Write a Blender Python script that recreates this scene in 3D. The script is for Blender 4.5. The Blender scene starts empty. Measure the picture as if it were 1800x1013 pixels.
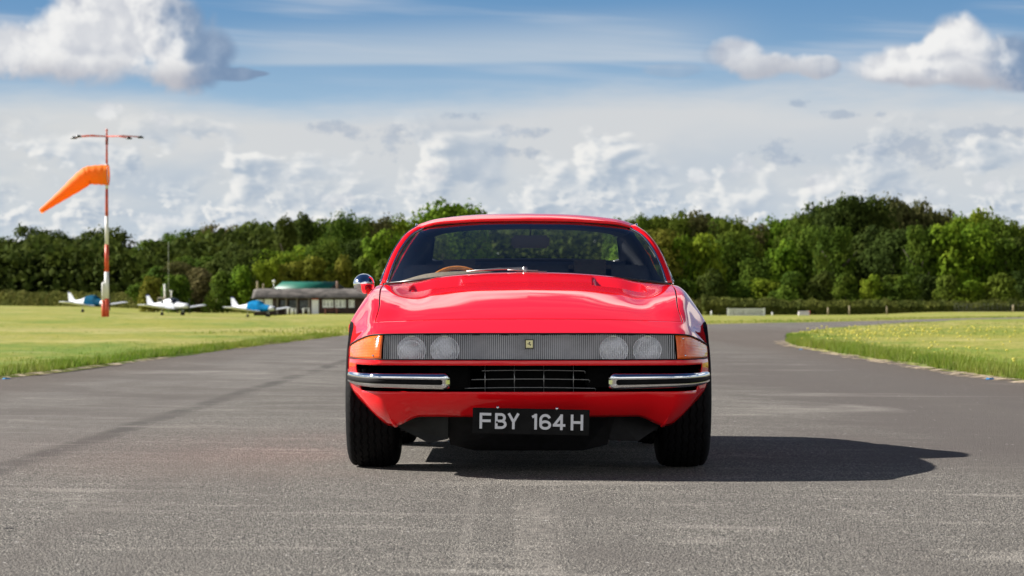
import bpy, bmesh, math, random
import numpy as np
from mathutils import Vector, Matrix
R = math.radians
rng = np.random.default_rng(7)
random.seed(7)
scene = bpy.context.scene
C = scene.collection

# ------------------------------------------------------------------ camera
H_CAM = 0.76
cam_d = bpy.data.cameras.new("camera"); cam = bpy.data.objects.new("camera", cam_d); C.objects.link(cam)
cam.location = (0, 0, H_CAM)
cam.rotation_euler = (R(90) + math.atan(36.5 / 5100), 0, 0)
cam_d.lens = 102.0; cam_d.sensor_width = 36.0
cam_d.clip_start = 0.1; cam_d.clip_end = 6000
cam_d.dof.use_dof = True; cam_d.dof.focus_distance = 13.6; cam_d.dof.aperture_fstop = 8.5
scene.camera = cam
scene.view_settings.view_transform = 'Standard'; scene.view_settings.look = 'None'
scene.view_settings.exposure = 1.1; scene.view_settings.gamma = 1.0
scene.render.engine = 'CYCLES'
try:
    scene.cycles.use_denoising = True
    scene.cycles.max_bounces = 8; scene.cycles.transparent_max_bounces = 12
except Exception: pass

# ------------------------------------------------------------------ node expression helper
class E:
    """wraps a float socket of a node tree so that shader maths can be written as expressions"""
    def __init__(s, nt, sock): s.nt = nt; s.k = sock
    def op(s, o, *a):
        n = s.nt.nodes.new('ShaderNodeMath'); n.operation = o
        for i, v in enumerate((s,) + a):
            if isinstance(v, E): s.nt.links.new(v.k, n.inputs[i])
            else: n.inputs[i].default_value = float(v)
        return E(s.nt, n.outputs[0])
    def __add__(s, o): return s.op('ADD', o)
    def __sub__(s, o): return s.op('SUBTRACT', o)
    def __mul__(s, o): return s.op('MULTIPLY', o)
    def __truediv__(s, o): return s.op('DIVIDE', o)
    def __radd__(s, o): return s.op('ADD', o)
    def __rmul__(s, o): return s.op('MULTIPLY', o)
    def __rsub__(s, o): return (s * -1) + o
    def maxi(s, o): return s.op('MAXIMUM', o)
    def smaxi(s, o, k): return s.op('SMOOTH_MAX', o, k)
    def mini(s, o): return s.op('MINIMUM', o)
    def ss(s, a, b):
        n = s.nt.nodes.new('ShaderNodeMapRange'); n.interpolation_type = 'SMOOTHSTEP'
        s.nt.links.new(s.k, n.inputs[0])
        lo, hi, x, y = (a, b, 0, 1) if a < b else (b, a, 1, 0)
        n.inputs[1].default_value = lo; n.inputs[2].default_value = hi
        n.inputs[3].default_value = x; n.inputs[4].default_value = y
        return E(s.nt, n.outputs[0])
def link(nt, a, b): nt.links.new(a, b)
def vec(nt, x, y, z=0.0):
    n = nt.nodes.new('ShaderNodeCombineXYZ')
    for i, v in enumerate((x, y, z)):
        if isinstance(v, E): nt.links.new(v.k, n.inputs[i])
        else: n.inputs[i].default_value = v
    return n.outputs[0]
def noise(nt, v, scale=1, detail=4, rough=.5, dist=0.0, out=0):
    n = nt.nodes.new('ShaderNodeTexNoise')
    n.inputs['Scale'].default_value = scale; n.inputs['Detail'].default_value = detail
    n.inputs['Roughness'].default_value = rough; n.inputs['Distortion'].default_value = dist
    if v is not None: nt.links.new(v, n.inputs['Vector'])
    return E(nt, n.outputs[0])
def mixc(nt, f, a, b, mode='MIX'):
    n = nt.nodes.new('ShaderNodeMix'); n.data_type = 'RGBA'; n.blend_type = mode
    if isinstance(f, E): nt.links.new(f.k, n.inputs[0])
    else: n.inputs[0].default_value = f
    for s, i in ((a, 6), (b, 7)):
        if isinstance(s, (tuple, list)): n.inputs[i].default_value = (*s[:3], 1)
        else: nt.links.new(s, n.inputs[i])
    return n.outputs[2]

# ------------------------------------------------------------------ sun + sky
SUN_EL = math.atan2(1.0, math.hypot(1.4, 0.45)); SUN_AZ = math.atan2(-1.4, 0.45)   # azimuth from +Y towards +X
sd = bpy.data.lights.new("sun", 'SUN'); so = bpy.data.objects.new("sun", sd); C.objects.link(so)
sd.energy = 4.8; sd.angle = R(0.5); sd.color = (1.0, 0.955, 0.88)
so.rotation_euler = Vector((-1.4, 0.45, 1.0)).to_track_quat('Z', 'Y').to_euler()
so.location = (-14, 5, 10)

def build_world():
    w = bpy.data.worlds.new("World"); scene.world = w; w.use_nodes = True
    w.cycles.sampling_method = 'MANUAL'; w.cycles.sample_map_resolution = 512
    nt = w.node_tree; nt.nodes.clear()
    out = nt.nodes.new('ShaderNodeOutputWorld'); bg = nt.nodes.new('ShaderNodeBackground')
    link(nt, bg.outputs[0], out.inputs[0]); STR = 0.1; bg.inputs[1].default_value = STR
    sky = nt.nodes.new('ShaderNodeTexSky'); sky.sky_type = 'NISHITA'; sky.sun_disc = False
    sky.sun_elevation = SUN_EL; sky.sun_rotation = SUN_AZ; sky.air_density = 1.0; sky.dust_density = 0.6; sky.ozone_density = 2.0
    tc = nt.nodes.new('ShaderNodeTexCoord'); sp = nt.nodes.new('ShaderNodeSeparateXYZ'); link(nt, tc.outputs['Generated'], sp.inputs[0])
    x, y, z = (E(nt, sp.outputs[i]) for i in range(3))
    az = x.op('ARCTAN2', y); el = z.op('ARCSINE')
    U = az * 5.1; V = el * 5.1         # sky coordinates: 1 unit = 11.2 degrees
    c = 1 / STR / 2.14        # colours below are as seen at the camera's exposure
    def col(r, g, b): return (r * c, g * c, b * c)
    # clear air: Nishita, deepened towards the zenith as on a crisp day
    base = mixc(nt, 1.0, sky.outputs[0], (0.10, 0.145, 0.215), 'MULTIPLY')
    low = mixc(nt, V.ss(.22, .60), col(.44, .62, .78), col(.135, .31, .56))
    f = V.ss(1.7, .6)
    base = mixc(nt, f * 0.9, base, low)
    # high thin streaks
    st = noise(nt, vec(nt, U * 1.1, V * 17 + U * 0.9, 3.1), 1, 4, .55)
    st2 = noise(nt, vec(nt, U * 1.6 + 4, V * 3, 1.7), 1, 2)
    stm = (st + st2 * .5 - .25).ss(.42, .70) * V.ss(.36, .44) * V.ss(2.4, 1.0)
    base = mixc(nt, stm * .55, base, col(.62, .66, .72))
    a = (V + U * -.012).ss(.425, .437) * (V + U * -.045).ss(.535, .445) * (U.ss(-.62, -.35)) * U.ss(.5, .15)
    base = mixc(nt, a * .55, base, col(.60, .65, .70))
    def n2d(u, v, det=4, rough=.55):
        n = noise(nt, vec(nt, u, v), 1, det, rough); n.k.node.noise_dimensions = '2D'; return n
    # pale veil above the horizon
    vn = n2d(U * 1.6 + 3, V * 8, 5)
    veil = (V + (vn - .5) * .16 + U.ss(-.1, .55) * -.035).ss(.41, .30)
    tone = n2d(U * 2.0 + 11, V * 5 + 2, 4)
    veilc = mixc(nt, V.ss(.02, .30), col(.53, .61, .69), mixc(nt, U.ss(-.9, -.2), col(.70, .70, .69), col(.67, .68, .69)))
    veilc = mixc(nt, tone.ss(.46, .66) * V.ss(.36, .22) * .6, veilc, col(.45, .53, .63))
    base = mixc(nt, veil * .92, base, veilc)
    def puffy(u, v, seed, s, det=1.0):
        """heaped billows: warped 2D cells over noise"""
        w1 = n2d(u * (s * .9) + seed, v * (s * .9), 4, .6); w2 = n2d(u * (s * .9) + seed + 7, v * (s * .9) + 3, 2, .6)
        vo = nt.nodes.new('ShaderNodeTexVoronoi'); vo.voronoi_dimensions = '2D'; vo.feature = 'F1'
        vo.inputs['Detail'].default_value = det; vo.inputs['Roughness'].default_value = .4; vo.inputs['Scale'].default_value = 1.0; vo.normalize = False
        link(nt, vec(nt, u * s + (w1 - .5) * 1.6 + seed, v * (s * 1.1) + (w2 - .5) * 1.6), vo.inputs['Vector'])
        return (1 - E(nt, vo.outputs['Distance'])) * .42 + w1 * .9
    for (seed, s, v0, v1, thr, op, dd) in ((0.4, 6.0, .09, .33, .55, .80, .016), (5.4, 12.0, .0, .22, .54, .78, .009)):
        h0 = puffy(U, V * 1.5, seed, s, 2.0); h1 = puffy(U - dd, V * 1.5 + dd * .9, seed, s, 2.0)
        reg = n2d(U * 2.6 + seed, V * 5.0 + 5, 3, .5)
        band = V.ss(v0 - .06, v0 + .03) * V.ss(v1 + .03, v1 - .06)
        dn = h0 + (reg - .5) * .85
        cov = dn.ss(thr - .03, thr + .13) * band
        lit = ((h0 - h1) * 2.3 + .50 + (dn - thr - .12) * -.5).ss(.1, .95)
        base = mixc(nt, cov * op, base, mixc(nt, lit, col(.38, .465, .575), col(.92, .91, .88)))
    # broken cloud field higher up
    h0 = n2d(U * .75 + 9, V * 1.5, 6); h1 = n2d(U * .75 - .05 + 9, V * 1.5 + .08, 6)
    hc = h0.ss(.44, .52) * V.ss(.66, .85) * (V + (h0 - .5) * .35).ss(1.84, 1.74)
    hl = ((h0 - h1) * 5 + .55).ss(0, 1)
    base = mixc(nt, hc * .92, base, mixc(nt, hl, col(.72, .78, .86), col(1.45, 1.42, 1.36)))
    # unseen fuller, brighter cloud added behind the camera to light the car's shaded front
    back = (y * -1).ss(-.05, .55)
    fill_cov = h0.ss(.36, .50) * V.ss(.05, .4) * V.ss(3.0, 1.9) * back
    base = mixc(nt, fill_cov * .92, base, mixc(nt, hl, col(.95, .98, 1.02), col(1.75, 1.72, 1.64)))
    # the individual cumulus clouds share one billow field
    P0 = puffy(U, V, 1.3, 8.0); P1 = puffy(U - .016, V + .014, 1.3, 8.0)
    wob = n2d(U * 7, V * 7, 4, .6); relief = P0 - P1
    def cumulus(base, ells, floor, dark, amp=1.15, op=1.0, bottom=.05, fine=None):
        e = None
        for (cx, cy, a_, b_) in ells:
            uu = (U - (cx - 900) / 1000) * (1000 / a_); vv = (V - (543 - cy) / 1000) * (1000 / b_)
            q = 1 - (uu * uu + vv * vv).op('POWER', .8)
            e = q if e is None else e.smaxi(q, .3)
        d = e + (P0 - .60) * amp if fine is None else e + fine
        al = d.ss(-.02, .50) if fine is None else d.ss(-.3, 1.1) * (V + (wob - .5) * .03).ss(floor - .018, floor + .014)
        l = relief * 1.5 + .64 + (d - .8) * .12
        dk = (U + (wob - .5) * .10 + relief * -.08 + (V - floor) * .25).ss((dark[0] - 900) / 1000, (dark[1] - 900) / 1000)
        bt = (V + (wob - .5) * .05).ss(floor + bottom, floor)
        c1 = mixc(nt, l.ss(.15, .95), col(.52, .55, .62), col(.88, .88, .875))
        c1 = mixc(nt, bt * .8, c1, col(.42, .43, .49))
        c1 = mixc(nt, dk * .92, c1, mixc(nt, l.ss(.3, 1.4), col(.17, .27, .43), col(.30, .40, .55)))
        return mixc(nt, al * op, base, c1)
    base = cumulus(base, [(205, 75, 175, 88), (50, 92, 150, 56), (330, 105, 98, 60), (410, 133, 62, 15), (452, 132, 30, 7), (190, 10, 110, 55), (290, 50, 80, 60)], .392, (300, 375))
    base = cumulus(base, [(1678, 90, 64, 72), (1600, 122, 118, 42), (1735, 120, 98, 52), (1790, 142, 90, 32)], .382, (1715, 1800), bottom=.04)
    base = cumulus(base, [(1300, 98, 58, 36), (1350, 115, 98, 28), (1435, 120, 42, 22)], .405, (1380, 1620), op=.88, bottom=.05)
    base = cumulus(base, [(1185, 125, 60, 14), (1260, 100, 30, 20)], .405, (1000, 1400), op=.25)
    fineb = (n2d(U * 20, V * 30, 5, .6) - .5) * 5.0 + (wob - .5) * 2.0 - .15
    base = cumulus(base, [(195, 203, 22, 15), (285, 218, 36, 14), (590, 350, 30, 14), (765, 305, 30, 14), (1010, 358, 28, 16), (280, 385, 40, 12), (1300, 290, 28, 20), (1230, 305, 24, 14), (1445, 322, 34, 18), (1740, 330, 30, 14)], .0, (1900, 2000), op=.6, fine=fineb)
    base = cumulus(base, [(815, 205, 36, 9), (1402, 183, 20, 10), (1480, 204, 46, 8), (1538, 203, 16, 8), (940, 232, 60, 14), (920, 268, 66, 12), (690, 250, 60, 26), (600, 225, 60, 14), (1370, 270, 50, 24), (1600, 270, 90, 34), (1720, 238, 90, 14)], .0, (100, 101), op=.42, fine=fineb)
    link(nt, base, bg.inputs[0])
build_world()

# ------------------------------------------------------------------ mesh helpers
def mesh_np(name, V, F, smooth=False, mat=None, col=None):
    """V (n,3); F (m,k) with constant k, or a list of such arrays"""
    Fs = F if isinstance(F, list) else [F]
    me = bpy.data.meshes.new(name)
    V = np.asarray(V, dtype=np.float32)
    me.vertices.add(len(V)); me.vertices.foreach_set("co", V.ravel())
    loops = np.concatenate([np.asarray(f, dtype=np.int32).ravel() for f in Fs])
    tot = np.concatenate([np.full(len(f), np.asarray(f).shape[1], dtype=np.int32) for f in Fs])
    start = np.concatenate([[0], np.cumsum(tot)[:-1]]).astype(np.int32)
    me.loops.add(len(loops)); me.loops.foreach_set("vertex_index", loops)
    me.polygons.add(len(tot)); me.polygons.foreach_set("loop_start", start)
    try: me.polygons.foreach_set("loop_total", tot)
    except Exception: pass
    if col is not None:
        a = me.attributes.new("tone", 'FLOAT', 'POINT'); a.data.foreach_set("value", np.asarray(col, dtype=np.float32))
    me.update(calc_edges=True); me.validate()
    if smooth: me.polygons.foreach_set("use_smooth", np.ones(len(me.polygons), dtype=bool))
    if mat: me.materials.append(mat)
    return me
def put(name, me, parent=None, loc=(0, 0, 0), rot=(0, 0, 0)):
    o = bpy.data.objects.new(name, me); C.objects.link(o)
    o.location = loc; o.rotation_euler = rot
    if parent is not None: o.parent = parent
    return o
def tag(o, label=None, cat=None, group=None, kind=None):
    if label: o['label'] = label
    if cat: o['category'] = cat
    if group: o['group'] = group
    if kind: o['kind'] = kind
    return o
def empty(name, loc=(0, 0, 0), rz=0.0):
    o = bpy.data.objects.new(name, None); C.objects.link(o); o.location = loc; o.rotation_euler = (0, 0, rz)
    o.empty_display_size = .2; return o
def grid_faces(nr, nc, closed_c=False, off=0):
    i = np.arange(nr - 1)[:, None]; j = np.arange(nc if closed_c else nc - 1)[None, :]
    j2 = (j + 1) % nc
    f = np.stack([i * nc + j, i * nc + j2, (i + 1) * nc + j2, (i + 1) * nc + j], -1).reshape(-1, 4)
    return f + off
class MB:
    """collects shapes, then becomes ONE mesh object"""
    def __init__(s): s.bm = bmesh.new()
    def box(s, x0, x1, y0, y1, z0, z1, rz=0, piv=None, m=0, bev=0.0):
        vs = [s.bm.verts.new(p) for p in [(x0, y0, z0), (x1, y0, z0), (x1, y1, z0), (x0, y1, z0), (x0, y0, z1), (x1, y0, z1), (x1, y1, z1), (x0, y1, z1)]]
        fs = [s.bm.faces.new([vs[i] for i in q]) for q in ((0, 3, 2, 1), (4, 5, 6, 7), (0, 1, 5, 4), (1, 2, 6, 5), (2, 3, 7, 6), (3, 0, 4, 7))]
        for f in fs: f.material_index = m
        if bev: bmesh.ops.bevel(s.bm, geom=list({e for f in fs for e in f.edges}), offset=bev, segments=2, affect='EDGES')
        return s
    def tube(s, pts, rad, seg=10, m=0, cap=True, smooth=True):
        pts = [Vector(p) for p in pts]; n = len(pts)
        rad = rad if hasattr(rad, '__len__') else [rad] * n
        rings = []; up = Vector((0, 0, 1)); prev = None
        for i, p in enumerate(pts):
            t = ((pts[min(i + 1, n - 1)] - pts[max(i - 1, 0)])).normalized()
            if prev is None:
                a = up if abs(t.z) < .9 else Vector((1, 0, 0))
                u = t.cross(a).normalized()
            else:
                u = (prev - t * prev.dot(t)).normalized()
            prev = u; v = t.cross(u)
            rings.append([s.bm.verts.new(p + (u * math.cos(2 * math.pi * k / seg) + v * math.sin(2 * math.pi * k / seg)) * rad[i]) for k in range(seg)])
        for i in range(n - 1):
            for k in range(seg):
                f = s.bm.faces.new([rings[i][k], rings[i + 1][k], rings[i + 1][(k + 1) % seg], rings[i][(k + 1) % seg]]); f.smooth = smooth; f.material_index = m
        if cap:
            for r_ in (rings[0], rings[-1][::-1]):
                f = s.bm.faces.new(r_); f.material_index = m
        return s
    def lathe(s, prof, axis='x', c=(0, 0, 0), seg=32, m=0, smooth=True):
        """prof: (along axis, radius)"""
        rings = []
        for (a, r_) in prof:
            ring = []
            for k in range(seg):
                t = 2 * math.pi * k / seg; p, q = r_ * math.cos(t), r_ * math.sin(t)
                co = {'x': (a, p, q), 'y': (p, a, q), 'z': (p, q, a)}[axis]
                ring.append(s.bm.verts.new((co[0] + c[0], co[1] + c[1], co[2] + c[2])))
            rings.append(ring)
        for i in range(len(rings) - 1):
            for k in range(seg):
                f = s.bm.faces.new([rings[i][k], rings[i][(k + 1) % seg], rings[i + 1][(k + 1) % seg], rings[i + 1][k]]); f.smooth = smooth; f.material_index = m
        return s
    def poly(s, pts, m=0):
        f = s.bm.faces.new([s.bm.verts.new(p) for p in pts]); f.material_index = m; return s
    def prism(s, pts, d, m=0):
        """closed outline pts (3d) pushed along vector d"""
        a = [s.bm.verts.new(p) for p in pts]; b = [s.bm.verts.new(Vector(p) + Vector(d)) for p in pts]
        n = len(pts)
        fs = [s.bm.faces.new(a), s.bm.faces.new(b[::-1])] + [s.bm.faces.new([a[i], b[i], b[(i + 1) % n], a[(i + 1) % n]]) for i in range(n)]
        for f in fs: f.material_index = m
        return s
    def build(s, name, mats, parent=None, loc=(0, 0, 0), rot=(0, 0, 0), recalc=True):
        if recalc: bmesh.ops.recalc_face_normals(s.bm, faces=s.bm.faces)
        me = bpy.data.meshes.new(name); s.bm.to_mesh(me); s.bm.free()
        for m in (mats if isinstance(mats, (list, tuple)) else [mats]): me.materials.append(m)
        return put(name, me, parent, loc, rot)

# ------------------------------------------------------------------ materials
def newmat(name):
    m = bpy.data.materials.new(name); m.use_nodes = True
    nt = m.node_tree; b = nt.nodes['Principled BSDF']; return m, nt, b
def simple(name, c, rough=.5, metal=0.0, coat=0.0, var=0.0, vs=8.0, bump=0.0, bs=60.0, spec=.5):
    m, nt, b = newmat(name)
    b.inputs['Base Color'].default_value = (*c, 1); b.inputs['Roughness'].default_value = rough
    b.inputs['Metallic'].default_value = metal; b.inputs['Coat Weight'].default_value = coat; b.inputs['Coat Roughness'].default_value = .03
    b.inputs['Specular IOR Level'].default_value = spec
    tc = nt.nodes.new('ShaderNodeTexCoord')
    if var:
        n = noise(nt, tc.outputs['Object'], vs, 5, .6)
        link(nt, mixc(nt, n.ss(.3, .7), tuple(v * (1 - var) for v in c), tuple(min(1, v * (1 + var)) for v in c)), b.inputs['Base Color'])
    if bump:
        n = noise(nt, tc.outputs['Object'], bs, 4, .6)
        bp = nt.nodes.new('ShaderNodeBump'); bp.inputs['Strength'].default_value = bump; bp.inputs['Distance'].default_value = .01
        link(nt, n.k, bp.inputs['Height']); link(nt, bp.outputs[0], b.inputs['Normal'])
    return m
def glass(name, tint=(.75, .8, .8), base=.0, refl=1.0, ior=1.5, dark=(0.02, .02, .025)):
    """thin clear sheet: sees through, reflects by Fresnel"""
    m, nt, b = newmat(name); nt.nodes.remove(b)
    o = nt.nodes['Material Output']
    tr = nt.nodes.new('ShaderNodeBsdfTransparent'); tr.inputs[0].default_value = (*tint, 1)
    gl = nt.nodes.new('ShaderNodeBsdfGlossy'); gl.inputs['Roughness'].default_value = .02; gl.inputs[0].default_value = (1, 1, 1, 1)
    g = nt.nodes.new('ShaderNodeNewGeometry'); dt = nt.nodes.new('ShaderNodeVectorMath'); dt.operation = 'DOT_PRODUCT'
    link(nt, g.outputs['Normal'], dt.inputs[0]); link(nt, g.outputs['Incoming'], dt.inputs[1])
    q = (1 - E(nt, dt.outputs['Value']).op('ABSOLUTE')).op('POWER', 5.0) * .95 + .05
    mx = nt.nodes.new('ShaderNodeMixShader'); f = (q * refl + base).mini(1.0)
    link(nt, f.k, mx.inputs[0]); link(nt, tr.outputs[0], mx.inputs[1]); link(nt, gl.outputs[0], mx.inputs[2]); link(nt, mx.outputs[0], o.inputs[0])
    return m
M = {}
M['paint'] = simple('red_car_paint', (.88, .007, .012), .35, coat=1.0, spec=.0)
M['black'] = simple('matt_black', (.006, .006, .007), .6, var=.4, vs=30, spec=.25)
M['gloss_black'] = simple('gloss_black', (.008, .008, .009), .3)
M['plastic'] = simple('dark_grey_panel', (.017, .018, .017), .6, var=.35, vs=9, spec=.2)
M['rubber'] = simple('rubber', (.0065, .0065, .007), .75, var=.35, vs=25, bump=.1, bs=160, spec=.12)
M['chrome'] = simple('chrome', (.82, .83, .85), .06, metal=1.0)
M['alloy'] = simple('alloy', (.5, .5, .5), .3, metal=1.0)
M['steel'] = simple('dull_wire', (.36, .36, .36), .35, metal=.8)
M['reflector'] = simple('lamp_reflector', (.95, .95, .95), .14, metal=1.0)
M['glass'] = glass('windscreen_glass', (.96, .98, .98), .085)
M['leather'] = simple('black_leather', (.012, .012, .014), .45, var=.3, vs=20, bump=.1, bs=80)
M['dash'] = simple('beige_suede', (.20, .17, .12), .85, var=.15, vs=40)
M['wood'] = simple('varnished_wood', (.72, .24, .04), .3, coat=.6, var=.3, vs=14)
M['trim'] = simple('dark_interior', (.010, .012, .018), .7, var=.2, vs=10)
M['white_letter'] = simple('white_letters', (.68, .68, .70), .5)
M['plate'] = simple('plate_black', (.006, .006, .006), .55, var=.5, vs=14, spec=.12)

def amber():
    m, nt, b = newmat('amber_lens')
    tc = nt.nodes.new('ShaderNodeTexCoord'); sp = nt.nodes.new('ShaderNodeSeparateXYZ'); link(nt, tc.outputs['Object'], sp.inputs[0])
    b.inputs['Base Color'].default_value = (1.0, .145, .001, 1); b.inputs['Roughness'].default_value = .12
    b.inputs['Coat Weight'].default_value = .6; b.inputs['Subsurface Weight'].default_value = .2; b.inputs['Subsurface Radius'].default_value = (.05, .01, .002)
    z = E(nt, sp.outputs[2])
    bp = nt.nodes.new('ShaderNodeBump'); bp.inputs['Strength'].default_value = .25; bp.inputs['Distance'].default_value = .004
    link(nt, (z * 900).op('SINE').k, bp.inputs['Height']); link(nt, bp.outputs[0], b.inputs['Normal'])
    return m
M['amber'] = amber()
def plexi():
    m, nt, b = newmat('ribbed_clear_cover')
    o = nt.nodes['Material Output']
    tc = nt.nodes.new('ShaderNodeTexCoord'); sp = nt.nodes.new('ShaderNodeSeparateXYZ'); link(nt, tc.outputs['Object'], sp.inputs[0])
    x = E(nt, sp.outputs[0]); z = E(nt, sp.outputs[2])
    rib = (x * (2 * math.pi / .0088)).op('SINE').ss(-.3, .5)
    n = noise(nt, vec(nt, x * 9, z * 4, 0), 1, 3)
    link(nt, mixc(nt, rib, (.16, .16, .165), (.92, .92, .94)), b.inputs['Base Color'])
    b.inputs['Roughness'].default_value = .3; b.inputs['Coat Weight'].default_value = .7
    bp = nt.nodes.new('ShaderNodeBump'); bp.inputs['Strength'].default_value = .5; bp.inputs['Distance'].default_value = .002
    link(nt, rib.k, bp.inputs['Height']); link(nt, bp.outputs[0], b.inputs['Normal'])
    tr = nt.nodes.new('ShaderNodeBsdfTransparent'); tr.inputs[0].default_value = (.93, .93, .95, 1)
    mx = nt.nodes.new('ShaderNodeMixShader'); link(nt, (rib * .26 + .17 + (n - .5) * .25).k, mx.inputs[0])
    link(nt, tr.outputs[0], mx.inputs[1]); link(nt, b.outputs[0], mx.inputs[2]); link(nt, mx.outputs[0], o.inputs[0])
    return m
M['plexi'] = plexi()
def lens():
    m, nt, b = newmat('lamp_lens'); o = nt.nodes['Material Output']
    tc = nt.nodes.new('ShaderNodeTexCoord'); sp = nt.nodes.new('ShaderNodeSeparateXYZ'); link(nt, tc.outputs['Object'], sp.inputs[0])
    x = E(nt, sp.outputs[0]); z = E(nt, sp.outputs[2])
    n = noise(nt, vec(nt, x * 14, z * 18, 0), 1, 2, .5); bl = ((x * 420).op('SINE') * (z * 300).op('SINE'))
    b.inputs['Base Color'].default_value = (.95, .96, .98, 1); b.inputs['Roughness'].default_value = .15; b.inputs['Coat Weight'].default_value = 1
    bp = nt.nodes.new('ShaderNodeBump'); bp.inputs['Strength'].default_value = .6; bp.inputs['Distance'].default_value = .003
    link(nt, (bl + n).k, bp.inputs['Height']); link(nt, bp.outputs[0], b.inputs['Normal'])
    tr = nt.nodes.new('ShaderNodeBsdfTransparent'); mx = nt.nodes.new('ShaderNodeMixShader')
    link(nt, (n.ss(.35, .65) * .55 + .42).k, mx.inputs[0]); link(nt, tr.outputs[0], mx.inputs[1]); link(nt, b.outputs[0], mx.inputs[2]); link(nt, mx.outputs[0], o.inputs[0]); return m
M['lens'] = lens()
# ------------------------------------------------------------------ terrain
ROAD_L = np.array([(-26, -80), (-20, -15), (-12, 6), (-6.6, 20), (-5.5, 31), (-5.2, 55), (-4.8, 82), (-3.4, 103), (0, 119), (4.5, 129), (9.4, 137.5), (16.7, 160), (21.6, 178), (31, 215), (46, 260), (80, 330)], float)
ROAD_R = np.array([(24, -80), (18, -15), (11, 6), (6.2, 20), (5.2, 29.6), (5.35, 36.6), (5.4, 42), (5.5, 52), (5.85, 62), (6.9, 73), (8.3, 88), (12.1, 111), (20.8, 151), (29.3, 190), (42, 228), (84, 300)], float)
def resample(P, n, rnd=0.0, seed=0):
    t = np.concatenate([[0], np.cumsum(np.hypot(*np.diff(P, axis=0).T))]); u = np.linspace(0, t[-1], n)
    # smooth by a moving average of the linear path
    X = np.interp(u, t, P[:, 0]); Y = np.interp(u, t, P[:, 1])
    k = 9
    Xp = np.pad(X, k, 'edge'); Yp = np.pad(Y, k, 'edge')
    X2 = np.convolve(Xp, np.ones(2 * k + 1) / (2 * k + 1), 'valid'); Y2 = np.convolve(Yp, np.ones(2 * k + 1) / (2 * k + 1), 'valid')
    if rnd:
        r_ = np.random.default_rng(seed); nz = r_.normal(0, 1, n); nz = np.convolve(nz, np.ones(3) / 3, 'same')
        X2 = X2 + nz * rnd
    return np.stack([X2, Y2], 1)
RL = resample(ROAD_L, 900, .05, 1); RR = resample(ROAD_R, 900, .05, 2)
ZP = np.array([(-48.5, 330, .30), (-38.8, 330, -.05), (-29, 330, -.32), (-24, 360, .10), (-22, 160, .23), (-70, 600, 1.3), (-110, 600, 1.4), (-20, 600, .9),
               (32, 400, -.26), (44, 400, -.2), (70, 430, .25), (34, 240, .0), (10, 400, -.2), (-10, 200, 0), (0, 2000, .5), (-600, 1000, 1), (600, 1000, 1)], float)
def hz(x, y):
    x = np.asarray(x, float); y = np.asarray(y, float)
    num = 0; den = 0
    for (a, b, c) in ZP:
        w = 1.0 / (((x - a) / 1.0) ** 2 + ((y - b) / 4.0) ** 2 + 6.0) ** 1.6
        num = num + w * c; den = den + w
    t = np.clip((y - 115) / 40, 0, 1); t = t * t * (3 - 2 * t)
    return num / den * t
def seg_dist(px, py, P):
    """distance to polyline P; px,py flat arrays"""
    d = np.full(px.shape, 1e9)
    Q = P[::2]
    for i in range(len(Q) - 1):
        ax, ay = Q[i]; bx, by = Q[i + 1]; dx, dy = bx - ax, by - ay
        t = np.clip(((px - ax) * dx + (py - ay) * dy) / (dx * dx + dy * dy + 1e-12), 0, 1)
        d = np.minimum(d, (px - ax - t * dx) ** 2 + (py - ay - t * dy) ** 2)
    return np.sqrt(d)
RING = np.concatenate([RL, RR[::-1]])
def inside(px, py):
    c = np.zeros(px.shape, bool); P = RING[::2]; n = len(P)
    for i in range(n):
        ax, ay = P[i]; bx, by = P[(i + 1) % n]
        if ay == by: continue
        m = ((ay > py) != (by > py)) & (px < (bx - ax) * (py - ay) / (by - ay) + ax)
        c ^= m
    return c
def road_sd(px, py):
    """signed distance to the road, + outside"""
    sh = px.shape; px = px.ravel(); py = py.ravel()
    d = np.minimum(seg_dist(px, py, RL), seg_dist(px, py, RR))
    return np.where(inside(px, py), -d, d).reshape(sh)
def vnoise(x, y, s, seed):
    r_ = np.random.default_rng(seed); G = r_.random((64, 64))
    u = x / s; v = y / s; i = np.floor(u).astype(int); j = np.floor(v).astype(int); fu = u - i; fv = v - j
    fu = fu * fu * (3 - 2 * fu); fv = fv * fv * (3 - 2 * fv)
    g = lambda a, b: G[a % 64, b % 64]
    return (g(i, j) * (1 - fu) + g(i + 1, j) * fu) * (1 - fv) + (g(i, j + 1) * (1 - fu) + g(i + 1, j + 1) * fu) * fv

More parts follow.
